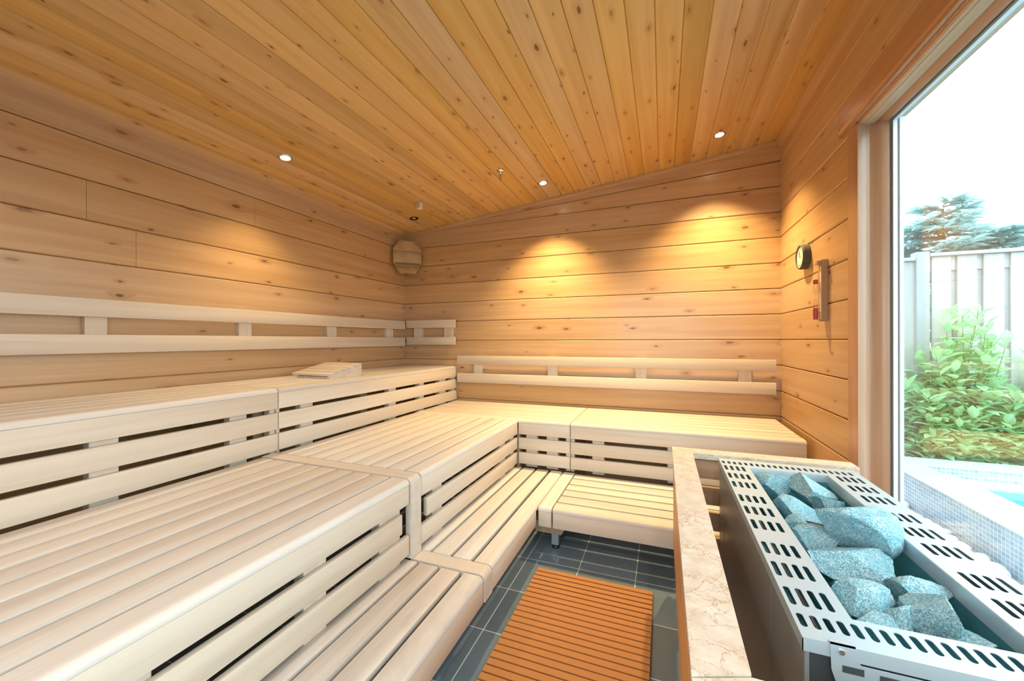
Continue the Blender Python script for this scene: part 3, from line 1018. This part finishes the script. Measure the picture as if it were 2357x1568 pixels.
obj('front_panel', box(HX0 + 0.012, HX1 - 0.012, HY0 + 0.006, HY0 + 0.014, 0.06, HZ - 0.0255, 0.001), BLACK_PANEL, ht, 'dark front panel')
inn = bmesh.new()
box(OX0 - 0.004, OX0 - 0.001, OY0, OY1, 0.47, HZ - 0.0017, 0, 1, inn)
box(OX1 + 0.001, OX1 + 0.004, OY0, OY1, 0.47, HZ - 0.0017, 0, 1, inn)
box(OX0, OX1, OY0 - 0.004, OY0 - 0.001, 0.47, HZ - 0.0017, 0, 1, inn)
box(OX0, OX1, OY1 + 0.001, OY1 + 0.004, 0.47, HZ - 0.0017, 0, 1, inn)
box(OX0 - 0.004, OX1 + 0.004, OY0 - 0.004, OY1 + 0.004, 0.465, 0.47, 0, 1, inn)
box(HX0 + 0.017, OX0 - 0.0045, HY0 + 0.02, HY1 - 0.02, 0.610, 0.612, 0, 1, inn)  # teal sheets added below the slots to colour the shade seen through them
box(OX1 + 0.0045, HX1 - 0.013, HY0 + 0.02, HY1 - 0.02, 0.610, 0.612, 0, 1, inn)
box(OX0 - 0.0045, OX1 + 0.0045, OY1 + 0.0045, HY1 - 0.013, 0.610, 0.612, 0, 1, inn)
box(OX0 - 0.0045, OX1 + 0.0045, HY0 + 0.015, OY0 - 0.0045, 0.640, 0.642, 0, 1, inn)
obj('stone_tray', inn, STEEL_IN, ht, 'inner steel tray holding the stones')
lip = bmesh.new()
box(OX0, OX0 + 0.0015, OY0, OY1, HZ - 0.028, HZ - 0.0017, 0, 1, lip)
box(OX1 - 0.0015, OX1, OY0, OY1, HZ - 0.040, HZ - 0.0017, 0, 1, lip)
box(OX0 + 0.0015, OX1 - 0.0015, OY1 - 0.0015, OY1, HZ - 0.030, HZ - 0.0017, 0, 1, lip)
obj('opening_lip', lip, STEEL, ht)
for z in (0.61,):
    obj('heating_element', tube([(0.30, 0.94, z + 0.035), (0.30, 1.96, z + 0.035)], 0.004), STEEL_DARK, ht)
    obj('heating_element', tube([(0.69, 0.94, z + 0.035), (0.69, 1.96, z + 0.035)], 0.004), STEEL_DARK, ht)
# bracket hooked over the front edge
br = bmesh.new()
yb = HY0 - 0.0022
pl = [(0.281, 0.7035), (0.318, 0.7035), (0.318, 0.683), (0.327, 0.672), (0.74, 0.672), (0.74, 0.600), (0.300, 0.600), (0.283, 0.655)]
a = [br.verts.new((x, HY0 - 0.0005, z)) for x, z in pl]
b_ = [br.verts.new((x, HY0 - 0.0025, z)) for x, z in pl]
for i in range(len(pl)):
    br.faces.new((a[i], a[(i + 1) % len(pl)], b_[(i + 1) % len(pl)], b_[i]))
br.faces.new(a)
br.faces.new(b_[::-1])
box(0.281, 0.318, HY0 - 0.0025, HY0 + 0.006, 0.7005, 0.7035, 0, 1, br)
bk = obj('front_bracket', br, STEEL, ht, 'bent steel bracket hooked over the front edge')
obj('screw', lathe([(0, 0), (0.0052, 0), (0.0048, 0.0022), (0.002, 0.003), (0, 0.003)], (0.298, HY0 - 0.0025, 0.690), (0, -1, 0), 16), CHROME, bk)
obj('slot_dark_patch', box(0.299, 0.330, HY0 - 0.0032, HY0 - 0.0026, 0.655, 0.667, 0), BLACK_PANEL, bk)  # flat dark patches painted on for the shade inside the bracket slots
obj('slot_dark_patch', box(0.352, 0.395, HY0 - 0.0032, HY0 - 0.0026, 0.650, 0.664, 0), BLACK_PANEL, bk)
for xx, yy in ((0.27, 0.90), (0.68, 0.90), (0.27, 1.97), (0.68, 1.97)):
    obj('leg', box(xx, xx + 0.03, yy, yy + 0.03, 0.0, 0.06, 0.001), STEEL_DARK, ht)


# ------------------------------------------------------------------ heater stones
def rock_bm(seed, dims, cuts=11):
    rnd = random.Random(seed)
    b = bmesh.new()
    bmesh.ops.create_icosphere(b, subdivisions=5, radius=1.0)
    planes = []
    for _ in range(cuts):
        n = Vector((rnd.gauss(0, 1), rnd.gauss(0, 1), rnd.gauss(0, 1))).normalized()
        planes.append((n, rnd.uniform(0.42, 0.80)))
    off = Vector((rnd.uniform(0, 50), rnd.uniform(0, 50), rnd.uniform(0, 50)))
    for v in b.verts:
        p = v.co.copy()
        for n, d in planes:
            k_ = p.dot(n) - d
            if k_ > 0:
                p -= n * k_
        f = 1 + 0.04 * noise.noise(p * 2.2 + off) + 0.035 * noise.noise(p * 6 + off) + 0.018 * noise.noise(p * 17 + off)
        p *= f
        v.co = p
    xs = [max(abs(v.co[i]) for v in b.verts) for i in range(3)]
    for v in b.verts:
        v.co = Vector((v.co[i] / xs[i] * dims[i] / 2 for i in range(3)))
    return b


def stone(label, seed, c, dims, rot, cuts=11):
    b = rock_bm(seed, dims, cuts)
    me = bpy.data.meshes.new('heater_stone')
    bmesh.ops.recalc_face_normals(b, faces=b.faces)
    b.to_mesh(me)
    b.free()
    me.materials.append(ROCK)
    finish(me, 32)
    o = bpy.data.objects.new('heater_stone', me)
    o.location = c
    o.rotation_euler = [radians(q) for q in rot]
    C.objects.link(o)
    return tag(o, label, 'stone', 'stones in the heater')


STONES = [
    ('rounded stone in the far left corner of the heater opening', 3, (0.426, 1.88, 0.655), (0.131, 0.122, 0.115), (0, 10, 20)),
    ('tall pointed stone in the far right corner of the heater opening', 8, (0.534, 1.822, 0.66), (0.163, 0.132, 0.115), (10, 15, -20)),
    ('pale topped slab stone in front of the far left stone', 12, (0.428, 1.606, 0.66), (0.222, 0.146, 0.092), (8, 8, 35)),
    ('stone half hidden under the pale topped slab at the left edge', 15, (0.422, 1.512, 0.625), (0.112, 0.124, 0.12), (0, 0, 10)),
    ('small stone wedged between far right stone and the biggest stone', 18, (0.559, 1.735, 0.63), (0.1, 0.106, 0.11), (0, 0, 10)),
    ('biggest stone, tilted against the right rim of the heater', 21, (0.523, 1.445, 0.698), (0.222, 0.236, 0.175), (-18, 8, -22)),
    ('blue green stone under the left flank of the biggest stone', 24, (0.433, 1.43, 0.62), (0.15, 0.145, 0.125), (0, 0, 20)),
    ('long wide stone lying across the middle of the heater opening', 27, (0.484, 1.3, 0.655), (0.236, 0.15, 0.1), (0, 6, 10)),
    ('long pale stone in front of the wide middle stone at left', 33, (0.438, 1.132, 0.643), (0.148, 0.115, 0.095), (0, 5, -6)),
    ('low stone partly covered by the near left slotted rim', 36, (0.408, 1.04, 0.635), (0.111, 0.09, 0.075), (0, 0, 20)),
    ('small smooth stone squeezed beside the upright flat-faced stone', 39, (0.472, 1.084, 0.64), (0.05, 0.08, 0.11), (0, 10, 10)),
    ('upright flat-faced grey stone near the front rim', 42, (0.524, 1.078, 0.668), (0.105, 0.115, 0.115), (20, 20, -15)),
    ('pale stone leaning on the right rim behind the upright stone', 45, (0.562, 1.204, 0.637), (0.122, 0.135, 0.105), (-8, 10, -12)),
    ('pale stone in the near right corner of the heater opening', 48, (0.568, 1.05, 0.64), (0.092, 0.12, 0.1), (0, 10, 10)),
]
for a_ in STONES:
    stone(*a_)
FILL = [(0.40, 1.75), (0.50, 1.78), (0.59, 1.60), (0.47, 1.53), (0.59, 1.37), (0.52, 1.40), (0.40, 1.20), (0.52, 1.20), (0.47, 1.00), (0.56, 1.29), (0.40, 1.33)]
for i, (x, y) in enumerate(FILL):
    stone('dark stone deep in the gaps of the lower layer in the heater', 70 + i, (x, y, 0.54), (0.115, 0.125, 0.115), (0, 0, 30 * i))


# ------------------------------------------------------------------ ceiling fittings
def downlight(label, x, y, lit=True):
    z = zceil(x)
    nrm = Vector((CS, 0, -1)).normalized()
    r = thing('downlight', label, 'lamp', (x, y, z), 'ceiling downlights')
    o = obj('trim_ring', lathe([(0.030, -0.004), (0.030, 0.004), (0.036, 0.006), (0.042, 0.004), (0.044, -0.001)], (x, y, z), nrm, 36), CHROME if lit else RUBBER, r)
    obj('bulb', lathe([(0.0, 0.0035), (0.022, 0.003), (0.0295, 0.0005)] if lit else [(0.0, 0.004), (0.013, 0.003), (0.018, 0.0005)], (x, y, z), nrm, 28), BULB if lit else BULB_OFF, r, 'glowing bulb' if lit else None)
    if not lit:
        obj('reflector', lathe([(0.018, 0.0008), (0.030, 0.0006)], (x, y, z), nrm, 28), RUBBER, r)
    return r


downlight('lit downlight in the ceiling above the long left bench', -2.295, 1.853)
downlight('lit downlight near the middle of the ceiling, close to the back wall', -0.955, 3.228)
downlight('lit downlight at the right end of the ceiling near the window wall', 0.390, 3.224)
downlight('unlit dark downlight in the rear left corner above the wooden lamp shade', -2.275, 3.24, False)
spot_light('spot_left', -2.295, 1.853, 55)
spot_light('spot_middle', -0.955, 3.228, 230)
spot_light('spot_right', 0.390, 3.224, 240)
for i, (x, y) in enumerate(((-2.295, -0.15), (-0.955, 0.35), (0.390, 0.35), (-0.955, -0.45), (0.39, -0.45))):  # unseen downlights added as fill from the rear of the room
    downlight('unseen downlight added in the ceiling behind the camera for fill', x, y)
    spot_light('spot_rear_fill', x, y, 26, (1.0, 0.90, 0.78), 150, 0.9)

# sprinkler head
sx, sy = -1.176, 2.812
sz = zceil(sx)
spk = thing('sprinkler_head', 'small metal sprinkler head hanging from the ceiling', 'sprinkler', (sx, sy, sz))
obj('rosette', lathe([(0, 0.0), (0.030, 0.001), (0.029, -0.006), (0.016, -0.014), (0.012, -0.030), (0.010, -0.034), (0, -0.034)], (sx, sy, sz), (0, 0, 1), 20), CHROME, spk)
fr = bmesh.new()
for s_ in (-1, 1):
    tube([(sx + s_ * 0.009, sy, sz - 0.030), (sx + s_ * 0.014, sy, sz - 0.044), (sx + s_ * 0.010, sy, sz - 0.062), (sx, sy, sz - 0.070)], 0.0028, 6, fr)
obj('frame_arm', fr, CHROME, spk)
obj('deflector', lathe([(0, -0.070), (0.011, -0.0705), (0.011, -0.073), (0.004, -0.075), (0.003, -0.086), (0, -0.086)], (sx, sy, sz), (0, 0, 1), 16), STEEL_DARK, spk)
obj('glass_bulb', tube([(sx, sy, sz - 0.034), (sx, sy, sz - 0.068)], 0.0022, 8), RED, spk)

# small white sensor housing
qx, qy = -2.014, 2.953
qz = zceil(qx)
sen = thing('sensor', 'small white sensor box on the ceiling near the unlit downlight', 'sensor', (qx, qy, qz))
obj('housing', box(qx - 0.020, qx + 0.020, qy - 0.020, qy + 0.020, qz - 0.062, qz + 0.001, 0.008, 3), WHITE_PLASTIC, sen)
gr = bmesh.new()
for i in range(4):
    box(qx - 0.013, qx + 0.013, qy - 0.0215, qy - 0.0198, qz - 0.050 + i * 0.011, qz - 0.045 + i * 0.011, 0, 1, gr)
obj('vent_grille', gr, GALV, sen)

# wooden corner lamp shade (octagon across the corner)
lp = thing('corner_lamp', 'octagonal slatted wooden lamp shade in the rear left corner', 'lamp', (XL + 0.1, YB - 0.1, 2.12))
ec = Vector((XL, YB, 0))
ud = Vector((1, 1, 0)).normalized()
nd = Vector((1, -1, 0)).normalized()
OCT = [(-0.145, 2.215), (-0.078, 2.296), (0.078, 2.296), (0.145, 2.215), (0.145, 2.066), (0.078, 1.954), (-0.078, 1.954), (-0.145, 2.066)]


def octw(z):
    if z > 2.215:
        return 0.145 - (z - 2.215) / (2.296 - 2.215) * 0.067
    if z < 2.066:
        return 0.145 - (2.066 - z) / (2.066 - 1.954) * 0.067
    return 0.145


def lamp_pt(u, d, z):
    p = ec + ud * u + nd * d
    return (p.x, p.y, z)


SHADE = wood('lamp_shade_wood', (0.42, 0.28, 0.115), (0.55, 0.38, 0.18), 'X', 'Z', 0.5)
bands = [(1.956, 2.010, 0.000), (2.012, 2.040, 0.010), (2.042, 2.118, 0.0), (2.120, 2.142, 0.010), (2.144, 2.230, 0.0), (2.232, 2.294, 0.008)]
bands = [(1.956, 2.030), (2.022, 2.068), (2.060, 2.190), (2.182, 2.294)]
for j, (z0, z1) in enumerate(bands):
    b = bmesh.new()
    rows = []
    zs = [z0, (z0 + z1) / 2, z1]
    zs = sorted(set(zs + [z for z in (2.066, 2.215) if z0 < z < z1]))
    tilt = 0.034
    for z in zs:
        row = []
        f = (z - z0) / (z1 - z0)
        for k in range(13):
            s_ = -1 + 2 * k / 12
            bow = 0.022 * (1 - s_ * s_)
            d = 0.190 + bow + tilt * (1 - f)
            w = octw(z) - 0.006
            sag = -0.010 * s_ * s_ * 0
            row.append(((s_ * w, d, z + sag), (s_ * w, d - 0.006, z + sag)))
        rows.append(row)
    F = [[b.verts.new(lamp_pt(*p[0])) for p in row] for row in rows]
    K = [[b.verts.new(lamp_pt(*p[1])) for p in row] for row in rows]
    for G_ in (F, K):
        for i in range(len(G_) - 1):
            for k in range(12):
                b.faces.new((G_[i][k], G_[i][k + 1], G_[i + 1][k + 1], G_[i + 1][k]))
    for k in range(12):
        b.faces.new((F[0][k], F[0][k + 1], K[0][k + 1], K[0][k]))
        b.faces.new((F[-1][k], F[-1][k + 1], K[-1][k + 1], K[-1][k]))
    obj('shade_slat', b, SHADE, lp)
rim = bmesh.new()
n8 = len(OCT)
ro = []
for sc_, d in ((1.0, 0.185), (1.0, 0.212), (0.955, 0.214), (0.955, 0.185)):
    cz = 2.125
    ro.append([rim.verts.new(lamp_pt(u * sc_, d, cz + (z - cz) * sc_)) for u, z in OCT])
for i in range(4):
    A, B_ = ro[i], ro[(i + 1) % 4]
    for k in range(n8):
        rim.faces.new((A[k], A[(k + 1) % n8], B_[(k + 1) % n8], B_[k]))
obj('rim', rim, SHADE, lp)

# ------------------------------------------------------------------ wall fittings on the window wall
cl = thing('hygrometer', 'round dial instrument with a dark rim on the window wall', 'instrument', (XR, 2.99, 1.775))
obj('rim', lathe([(0.078, 0.0), (0.079, 0.012), (0.077, 0.020), (0.079, 0.028), (0.077, 0.040), (0.074, 0.044), (0.069, 0.043), (0.067, 0.037)], (XR, 2.99, 1.775), (-1, 0, 0), 40), ROPE, cl)
obj('dial', lathe([(0, 0.0385), (0.067, 0.0382)], (XR, 2.99, 1.775), (-1, 0, 0), 40), DIAL, cl)
nb = bmesh.new()
tube([(XR - 0.040, 2.99, 1.775), (XR - 0.040, 3.005, 1.815)], 0.0012, 6, nb)
lathe([(0, 0.0405), (0.004, 0.040), (0.004, 0.0378)], (XR, 2.99, 1.775), (-1, 0, 0), 12, nb)
obj('needle', nb, RUBBER, cl)
tk = bmesh.new()
for i in range(24):
    a = 2 * pi * i / 24
    r0, r1 = (0.050, 0.057)
    tube([(XR - 0.0395, 2.99 + r0 * cos(a), 1.775 + r0 * sin(a)), (XR - 0.0395, 2.99 + r1 * cos(a), 1.775 + r1 * sin(a))], 0.0008, 4, tk)
obj('scale_marks', tk, RUBBER, cl)

tm = thing('sand_timer', 'vertical wooden sand timer with red ends on the window wall', 'timer', (XR, 2.68, 1.52))
W_TIMER = wood('timer_wood', (0.38, 0.21, 0.10), (0.50, 0.29, 0.15), 'Z', 'Y', 0.45)
obj('back_board', box(XR - 0.030, XR, 2.655, 2.712, 1.352, 1.697, 0.002), W_TIMER, tm)
obj('top_block', box(XR - 0.050, XR - 0.0302, 2.660, 2.706, 1.672, 1.692, 0.002), W_TIMER, tm)
obj('scale_strip', box(XR - 0.0312, XR - 0.0302, 2.662, 2.680, 1.365, 1.66, 0), DIAL, tm)
tk = bmesh.new()
for i, z in enumerate((1.40, 1.42, 1.44, 1.46, 1.485, 1.53, 1.565)):
    box(XR - 0.0318, XR - 0.0313, 2.664, 2.672, z, z + 0.003, 0, 1, tk)
obj('scale_marks', tk, RUBBER, tm)
obj('hourglass', lathe([(0, -0.075), (0.011, -0.073), (0.012, -0.03), (0.003, 0.0), (0.012, 0.03), (0.011, 0.073), (0, 0.075)], (XR - 0.046, 2.695, 1.49), (0, 0, 1), 20), glass_mat('timer_glass', (0.95, 0.93, 0.9)), tm)
obj('red_end', lathe([(0, -0.012), (0.011, -0.012), (0.012, 0), (0.011, 0.012), (0, 0.012)], (XR - 0.046, 2.695, 1.577), (0, 0, 1), 18), RED, tm)
obj('red_end', lathe([(0, -0.035), (0.011, -0.035), (0.0125, 0), (0.011, 0.032), (0, 0.032)], (XR - 0.046, 2.695, 1.398), (0, 0, 1), 18), RED, tm)

# ------------------------------------------------------------------ outside: ground, pool, pebbles
g = bmesh.new()
bmesh.ops.create_grid(g, x_segments=1, y_segments=1, size=0.5)
for v in g.verts:
    v.co = Vector((v.co.x * 60, v.co.y * 60, -0.03))
struct('ground', g, SOIL, 'garden ground outside the sauna', 'ground')
gb = obj('gravel_bed', box(1.03, 1.598, -2.0, 4.0, -0.02, 0.075, 0), GRAVEL)
tag(gb, 'pale gravel bed under the white pebbles outside the window', 'gravel')
gb['kind'] = 'stuff'

pool = thing('pool', 'outdoor pool edged with blue and white mosaic tiles', 'pool', (2.6, 2.0, 0))
obj('side_wall', box(1.60, 1.82, -2.0, 4.06, -0.02, 0.305, 0), MOSAIC, pool)
obj('side_coping', box(1.596, 1.82, -2.0, 4.06, 0.3055, 0.312, 0.001), MOSAIC_TOP, pool)
obj('far_wall', box(1.8205, 4.6, 3.83, 4.06, -0.02, 0.305, 0), MOSAIC, pool)
obj('far_coping', box(1.8205, 4.6, 3.827, 4.06, 0.3055, 0.312, 0.001), MOSAIC_TOP, pool)
obj('ledge', box(1.8205, 4.6, 3.66, 3.8265, -0.02, 0.235, 0.001), MOSAIC_TOP, pool)
obj('rim_tube', tube([(1.875, 3.657, 0.255), (1.875, 2.0, 0.255), (1.875, -1.9, 0.255)], 0.052, 18), RIM, pool)
obj('rim_ledge', box(1.8205, 1.905, -2.0, 3.6595, -0.02, 0.21, 0.001), MOSAIC_TOP, pool)
obj('water', box(1.9055, 4.6, -2.0, 3.6595, -0.02, 0.215, 0), WATER, pool)

peb_meshes = []
for s_ in range(6):
    rnd = random.Random(900 + s_)
    b = bmesh.new()
    bmesh.ops.create_icosphere(b, subdivisions=3, radius=0.5)
    off = Vector((s_ * 7.1, 3, 1))
    for v in b.verts:
        v.co = v.co * (1 + 0.18 * noise.noise(v.co * 2.2 + off))
        v.co = Vector((v.co.x * rnd.uniform(0.98, 1.02) * 0.085, v.co.y * 0.065, v.co.z * 0.05))
    me = bpy.data.meshes.new('white_pebble')
    b.to_mesh(me)
    b.free()
    me.materials.append(PEBBLE)
    finish(me, 60)
    peb_meshes.append(me)
rnd = random.Random(4)
pts_ = []
while len(pts_) < 250:
    x, y = rnd.uniform(1.08, 1.565), rnd.uniform(1.55, 3.75)
    if all((x - a) ** 2 + (y - b_) ** 2 > 0.050 ** 2 for a, b_ in pts_):
        pts_.append((x, y))
    else:
        if rnd.random() < 0.0004:
            break
for i, (x, y) in enumerate(pts_):
    o = bpy.data.objects.new('white_pebble', peb_meshes[i % 6])
    sc_ = rnd.uniform(0.75, 1.15)
    o.scale = (sc_, sc_, sc_)
    o.location = (x, y, 0.075 + 0.021 * sc_)
    o.rotation_euler = (rnd.uniform(-0.2, 0.2), rnd.uniform(-0.2, 0.2), rnd.uniform(0, 6.28))
    C.objects.link(o)
    tag(o, 'white rounded pebble in the bed between window and mosaic pool wall', 'pebble', 'white pebbles outside the window')

# ------------------------------------------------------------------ fence
FY = 4.42
fz = lambda x: 1.985
fc = thing('fence', 'weathered grey wooden garden fence of vertical boards', 'fence', (2.6, FY, 0))
obj('post', box(2.035, 2.125, FY - 0.03, FY + 0.06, -0.02, 2.00, 0.004), F_POST, fc, 'darker grey fence post')
obj('post', box(3.95, 4.04, FY - 0.03, FY + 0.06, -0.02, 2.00, 0.004), F_POST, fc)
obj('post', box(0.35, 0.44, FY - 0.03, FY + 0.06, -0.02, 2.00, 0.004), F_POST, fc)
x = 2.150
i = 0
while x < 3.9:
    obj('board', box(x, x + 0.124, FY + (0.0 if i % 1 == 0 else 0.02), FY + 0.018, 0.02, 1.955, 0.003), F_BOARD, fc)
    obj('board', box(x + 0.105, x + 0.182, FY + 0.034, FY + 0.050, 0.02, 1.945, 0.003), F_BOARD, fc)
    x += 0.163
    i += 1
x = 0.50
while x < 1.98:
    obj('board', box(x, x + 0.124, FY, FY + 0.018, 0.02, 1.925, 0.003), F_BOARD, fc)
    obj('board', box(x + 0.105, x + 0.182, FY + 0.034, FY + 0.050, 0.02, 1.915, 0.003), F_BOARD, fc)
    x += 0.163
for z in (1.835, 1.05, 0.35):
    obj('rail', box(2.126, 3.95, FY + 0.0185, FY + 0.0335, z, z + 0.12, 0.002), F_BOARD, fc)
    obj('rail', box(0.45, 2.034, FY + 0.0185, FY + 0.0335, z - 0.02, z + 0.07, 0.002), F_BOARD, fc)
obj('cap_rail', box(2.128, 3.95, FY - 0.03, FY + 0.06, 1.957, 1.985, 0.003), F_CAP, fc)
obj('cap_rail', box(0.45, 2.032, FY - 0.03, FY + 0.06, 1.927, 1.955, 0.003), F_CAP, fc)


# ------------------------------------------------------------------ laurel shrubs
def leaf(b, p, d, up, ln, wd):
    d = d.normalized()
    s_ = d.cross(up)
    if s_.length < 1e-3:
        s_ = d.cross(Vector((1, 0, 0)))
    s_.normalize()
    n = s_.cross(d)
    pts = [(0, 0, 0), (0.28, 0.40, 0.05), (0.62, 0.46, 0.04), (1.0, 0, -0.10), (0.62, -0.46, 0.04), (0.28, -0.40, 0.05), (0.32, 0, -0.02), (0.65, 0, -0.03)]
    v = [b.verts.new(p + d * (a * ln) + s_ * (c * wd) + n * (h * ln)) for a, c, h in pts]
    for f in ((0, 1, 6), (1, 2, 7, 6), (2, 3, 7), (0, 6, 5), (5, 6, 7, 4), (4, 7, 3)):
        b.faces.new([v[i_] for i_ in f])


def shrub(label, cx, cy, rx, ry, h, seed, z0=0.0, n_st=64):
    rnd = random.Random(seed)
    r = thing('laurel_shrub', label, 'shrub', (cx, cy, 0), 'laurel shrubs behind the pool')
    fb_, sb = bmesh.new(), bmesh.new()
    for _ in range(n_st):
        bx, by = cx + rnd.gauss(0, rx * 0.25), cy + rnd.uniform(-0.03, 0.03)
        tx, ty = cx + rnd.uniform(-rx, rx), cy + rnd.uniform(-ry, ry)
        q = 1 - 0.50 * abs((tx - cx) / rx) ** 2
        tz = max(0.40, h * q * rnd.uniform(0.30, 1.0))
        p0, p1 = Vector((bx, by, 0.0)), Vector((tx, ty, tz))
        mid = (p0 + p1) / 2 + Vector((rnd.uniform(-0.05, 0.05), rnd.uniform(-0.03, 0.03), 0.08))
        path = [p0.lerp(mid, t_ / 4).lerp(mid.lerp(p1, t_ / 4), t_ / 4) for t_ in range(5)]
        tube(path, 0.006, 5, sb, 0.002)
        m_ = int(18 + 20 * tz)
        for k_ in range(m_):
            t_ = 0.18 + 0.82 * (k_ + rnd.random()) / m_
            p = p0.lerp(mid, t_).lerp(mid.lerp(p1, t_), t_)
            a = k_ * 2.4 + rnd.uniform(-0.4, 0.4)
            el = rnd.uniform(-0.15, 0.9) if t_ < 0.93 else rnd.uniform(0.6, 1.3)
            d = Vector((cos(a) * cos(el), sin(a) * cos(el), sin(el)))
            ln = rnd.uniform(0.09, 0.145)
            if p.y + d.y * ln > FY - 0.035:
                d.y = -abs(d.y)
            if p.z < 0.33 and p.y + d.y * ln < 4.07:
                d.y = abs(d.y)
            leaf(fb_, p, d, Vector((0, 0, 1)), ln, ln * rnd.uniform(0.42, 0.55))
    obj('foliage', fb_, LEAF, r, angle=80)
    obj('stem', sb, STEM, r)
    return r


shrub('leafy green laurel at the left edge of the window view', 1.70, 4.235, 0.38, 0.16, 1.20, 1)
shrub('tallest leafy laurel in front of the fence with a pale tip', 2.24, 4.235, 0.34, 0.16, 1.50, 2, n_st=72)
shrub('leafy green laurel at the right edge of the photo', 2.80, 4.235, 0.38, 0.16, 1.28, 3)


# ------------------------------------------------------------------ conifers beyond the fence
def conifer(label, cx, cy, h, rad, seed, zlow=0.9):
    rnd = random.Random(seed)
    r = thing('conifer_tree', label, 'tree', (cx, cy, 0), 'trees beyond the fence')
    fb_, tb = bmesh.new(), bmesh.new()
    tube([(cx, cy, -0.02), (cx + 0.05, cy, h * 0.5), (cx, cy, h * 0.97)], 0.12, 8, tb, 0.015)
    z = zlow
    while z < h:
        f = (h - z) / (h - zlow)
        nb_ = 7 if f > 0.15 else 4
        for k_ in range(nb_):
            a = rnd.uniform(0, 2 * pi)
            ln = rad * (0.12 + 0.88 * f) * rnd.uniform(0.65, 1.1)
            p0 = Vector((cx, cy, z + rnd.uniform(-0.05, 0.05)))
            rise = rnd.uniform(0.05, 0.40) * ln
            path = [p0 + Vector((cos(a) * ln * t_, sin(a) * ln * t_, rise * t_ - 0.10 * ln * t_ * t_)) for t_ in (0, .25, .5, .75, 1)]
            tube(path, 0.014, 4, tb, 0.003)
            m_ = int(60 * ln + 14)
            for q in range(m_):
                t_ = 0.15 + 0.85 * rnd.random()
                p = p0 + Vector((cos(a) * ln * t_, sin(a) * ln * t_, rise * t_ - 0.10 * ln * t_ * t_))
                side = a + rnd.choice((-1, 1)) * rnd.uniform(0.4, 1.2)
                d = Vector((cos(side), sin(side), rnd.uniform(-0.25, 0.35)))
                leaf(fb_, p, d, Vector((0, 0, 1)), rnd.uniform(0.14, 0.28), 0.05)
        z += 0.115
    obj('foliage', fb_, NEEDLE, r, angle=80)
    obj('trunk', tb, BARK, r)
    return r


conifer('blue green conifer rising highest above the fence', 4.02, 8.0, 3.36, 1.75, 11, 1.2)
conifer('smaller conifer to the right of the highest one, beyond the fence', 6.50, 12.0, 3.80, 1.75, 12, 1.2)
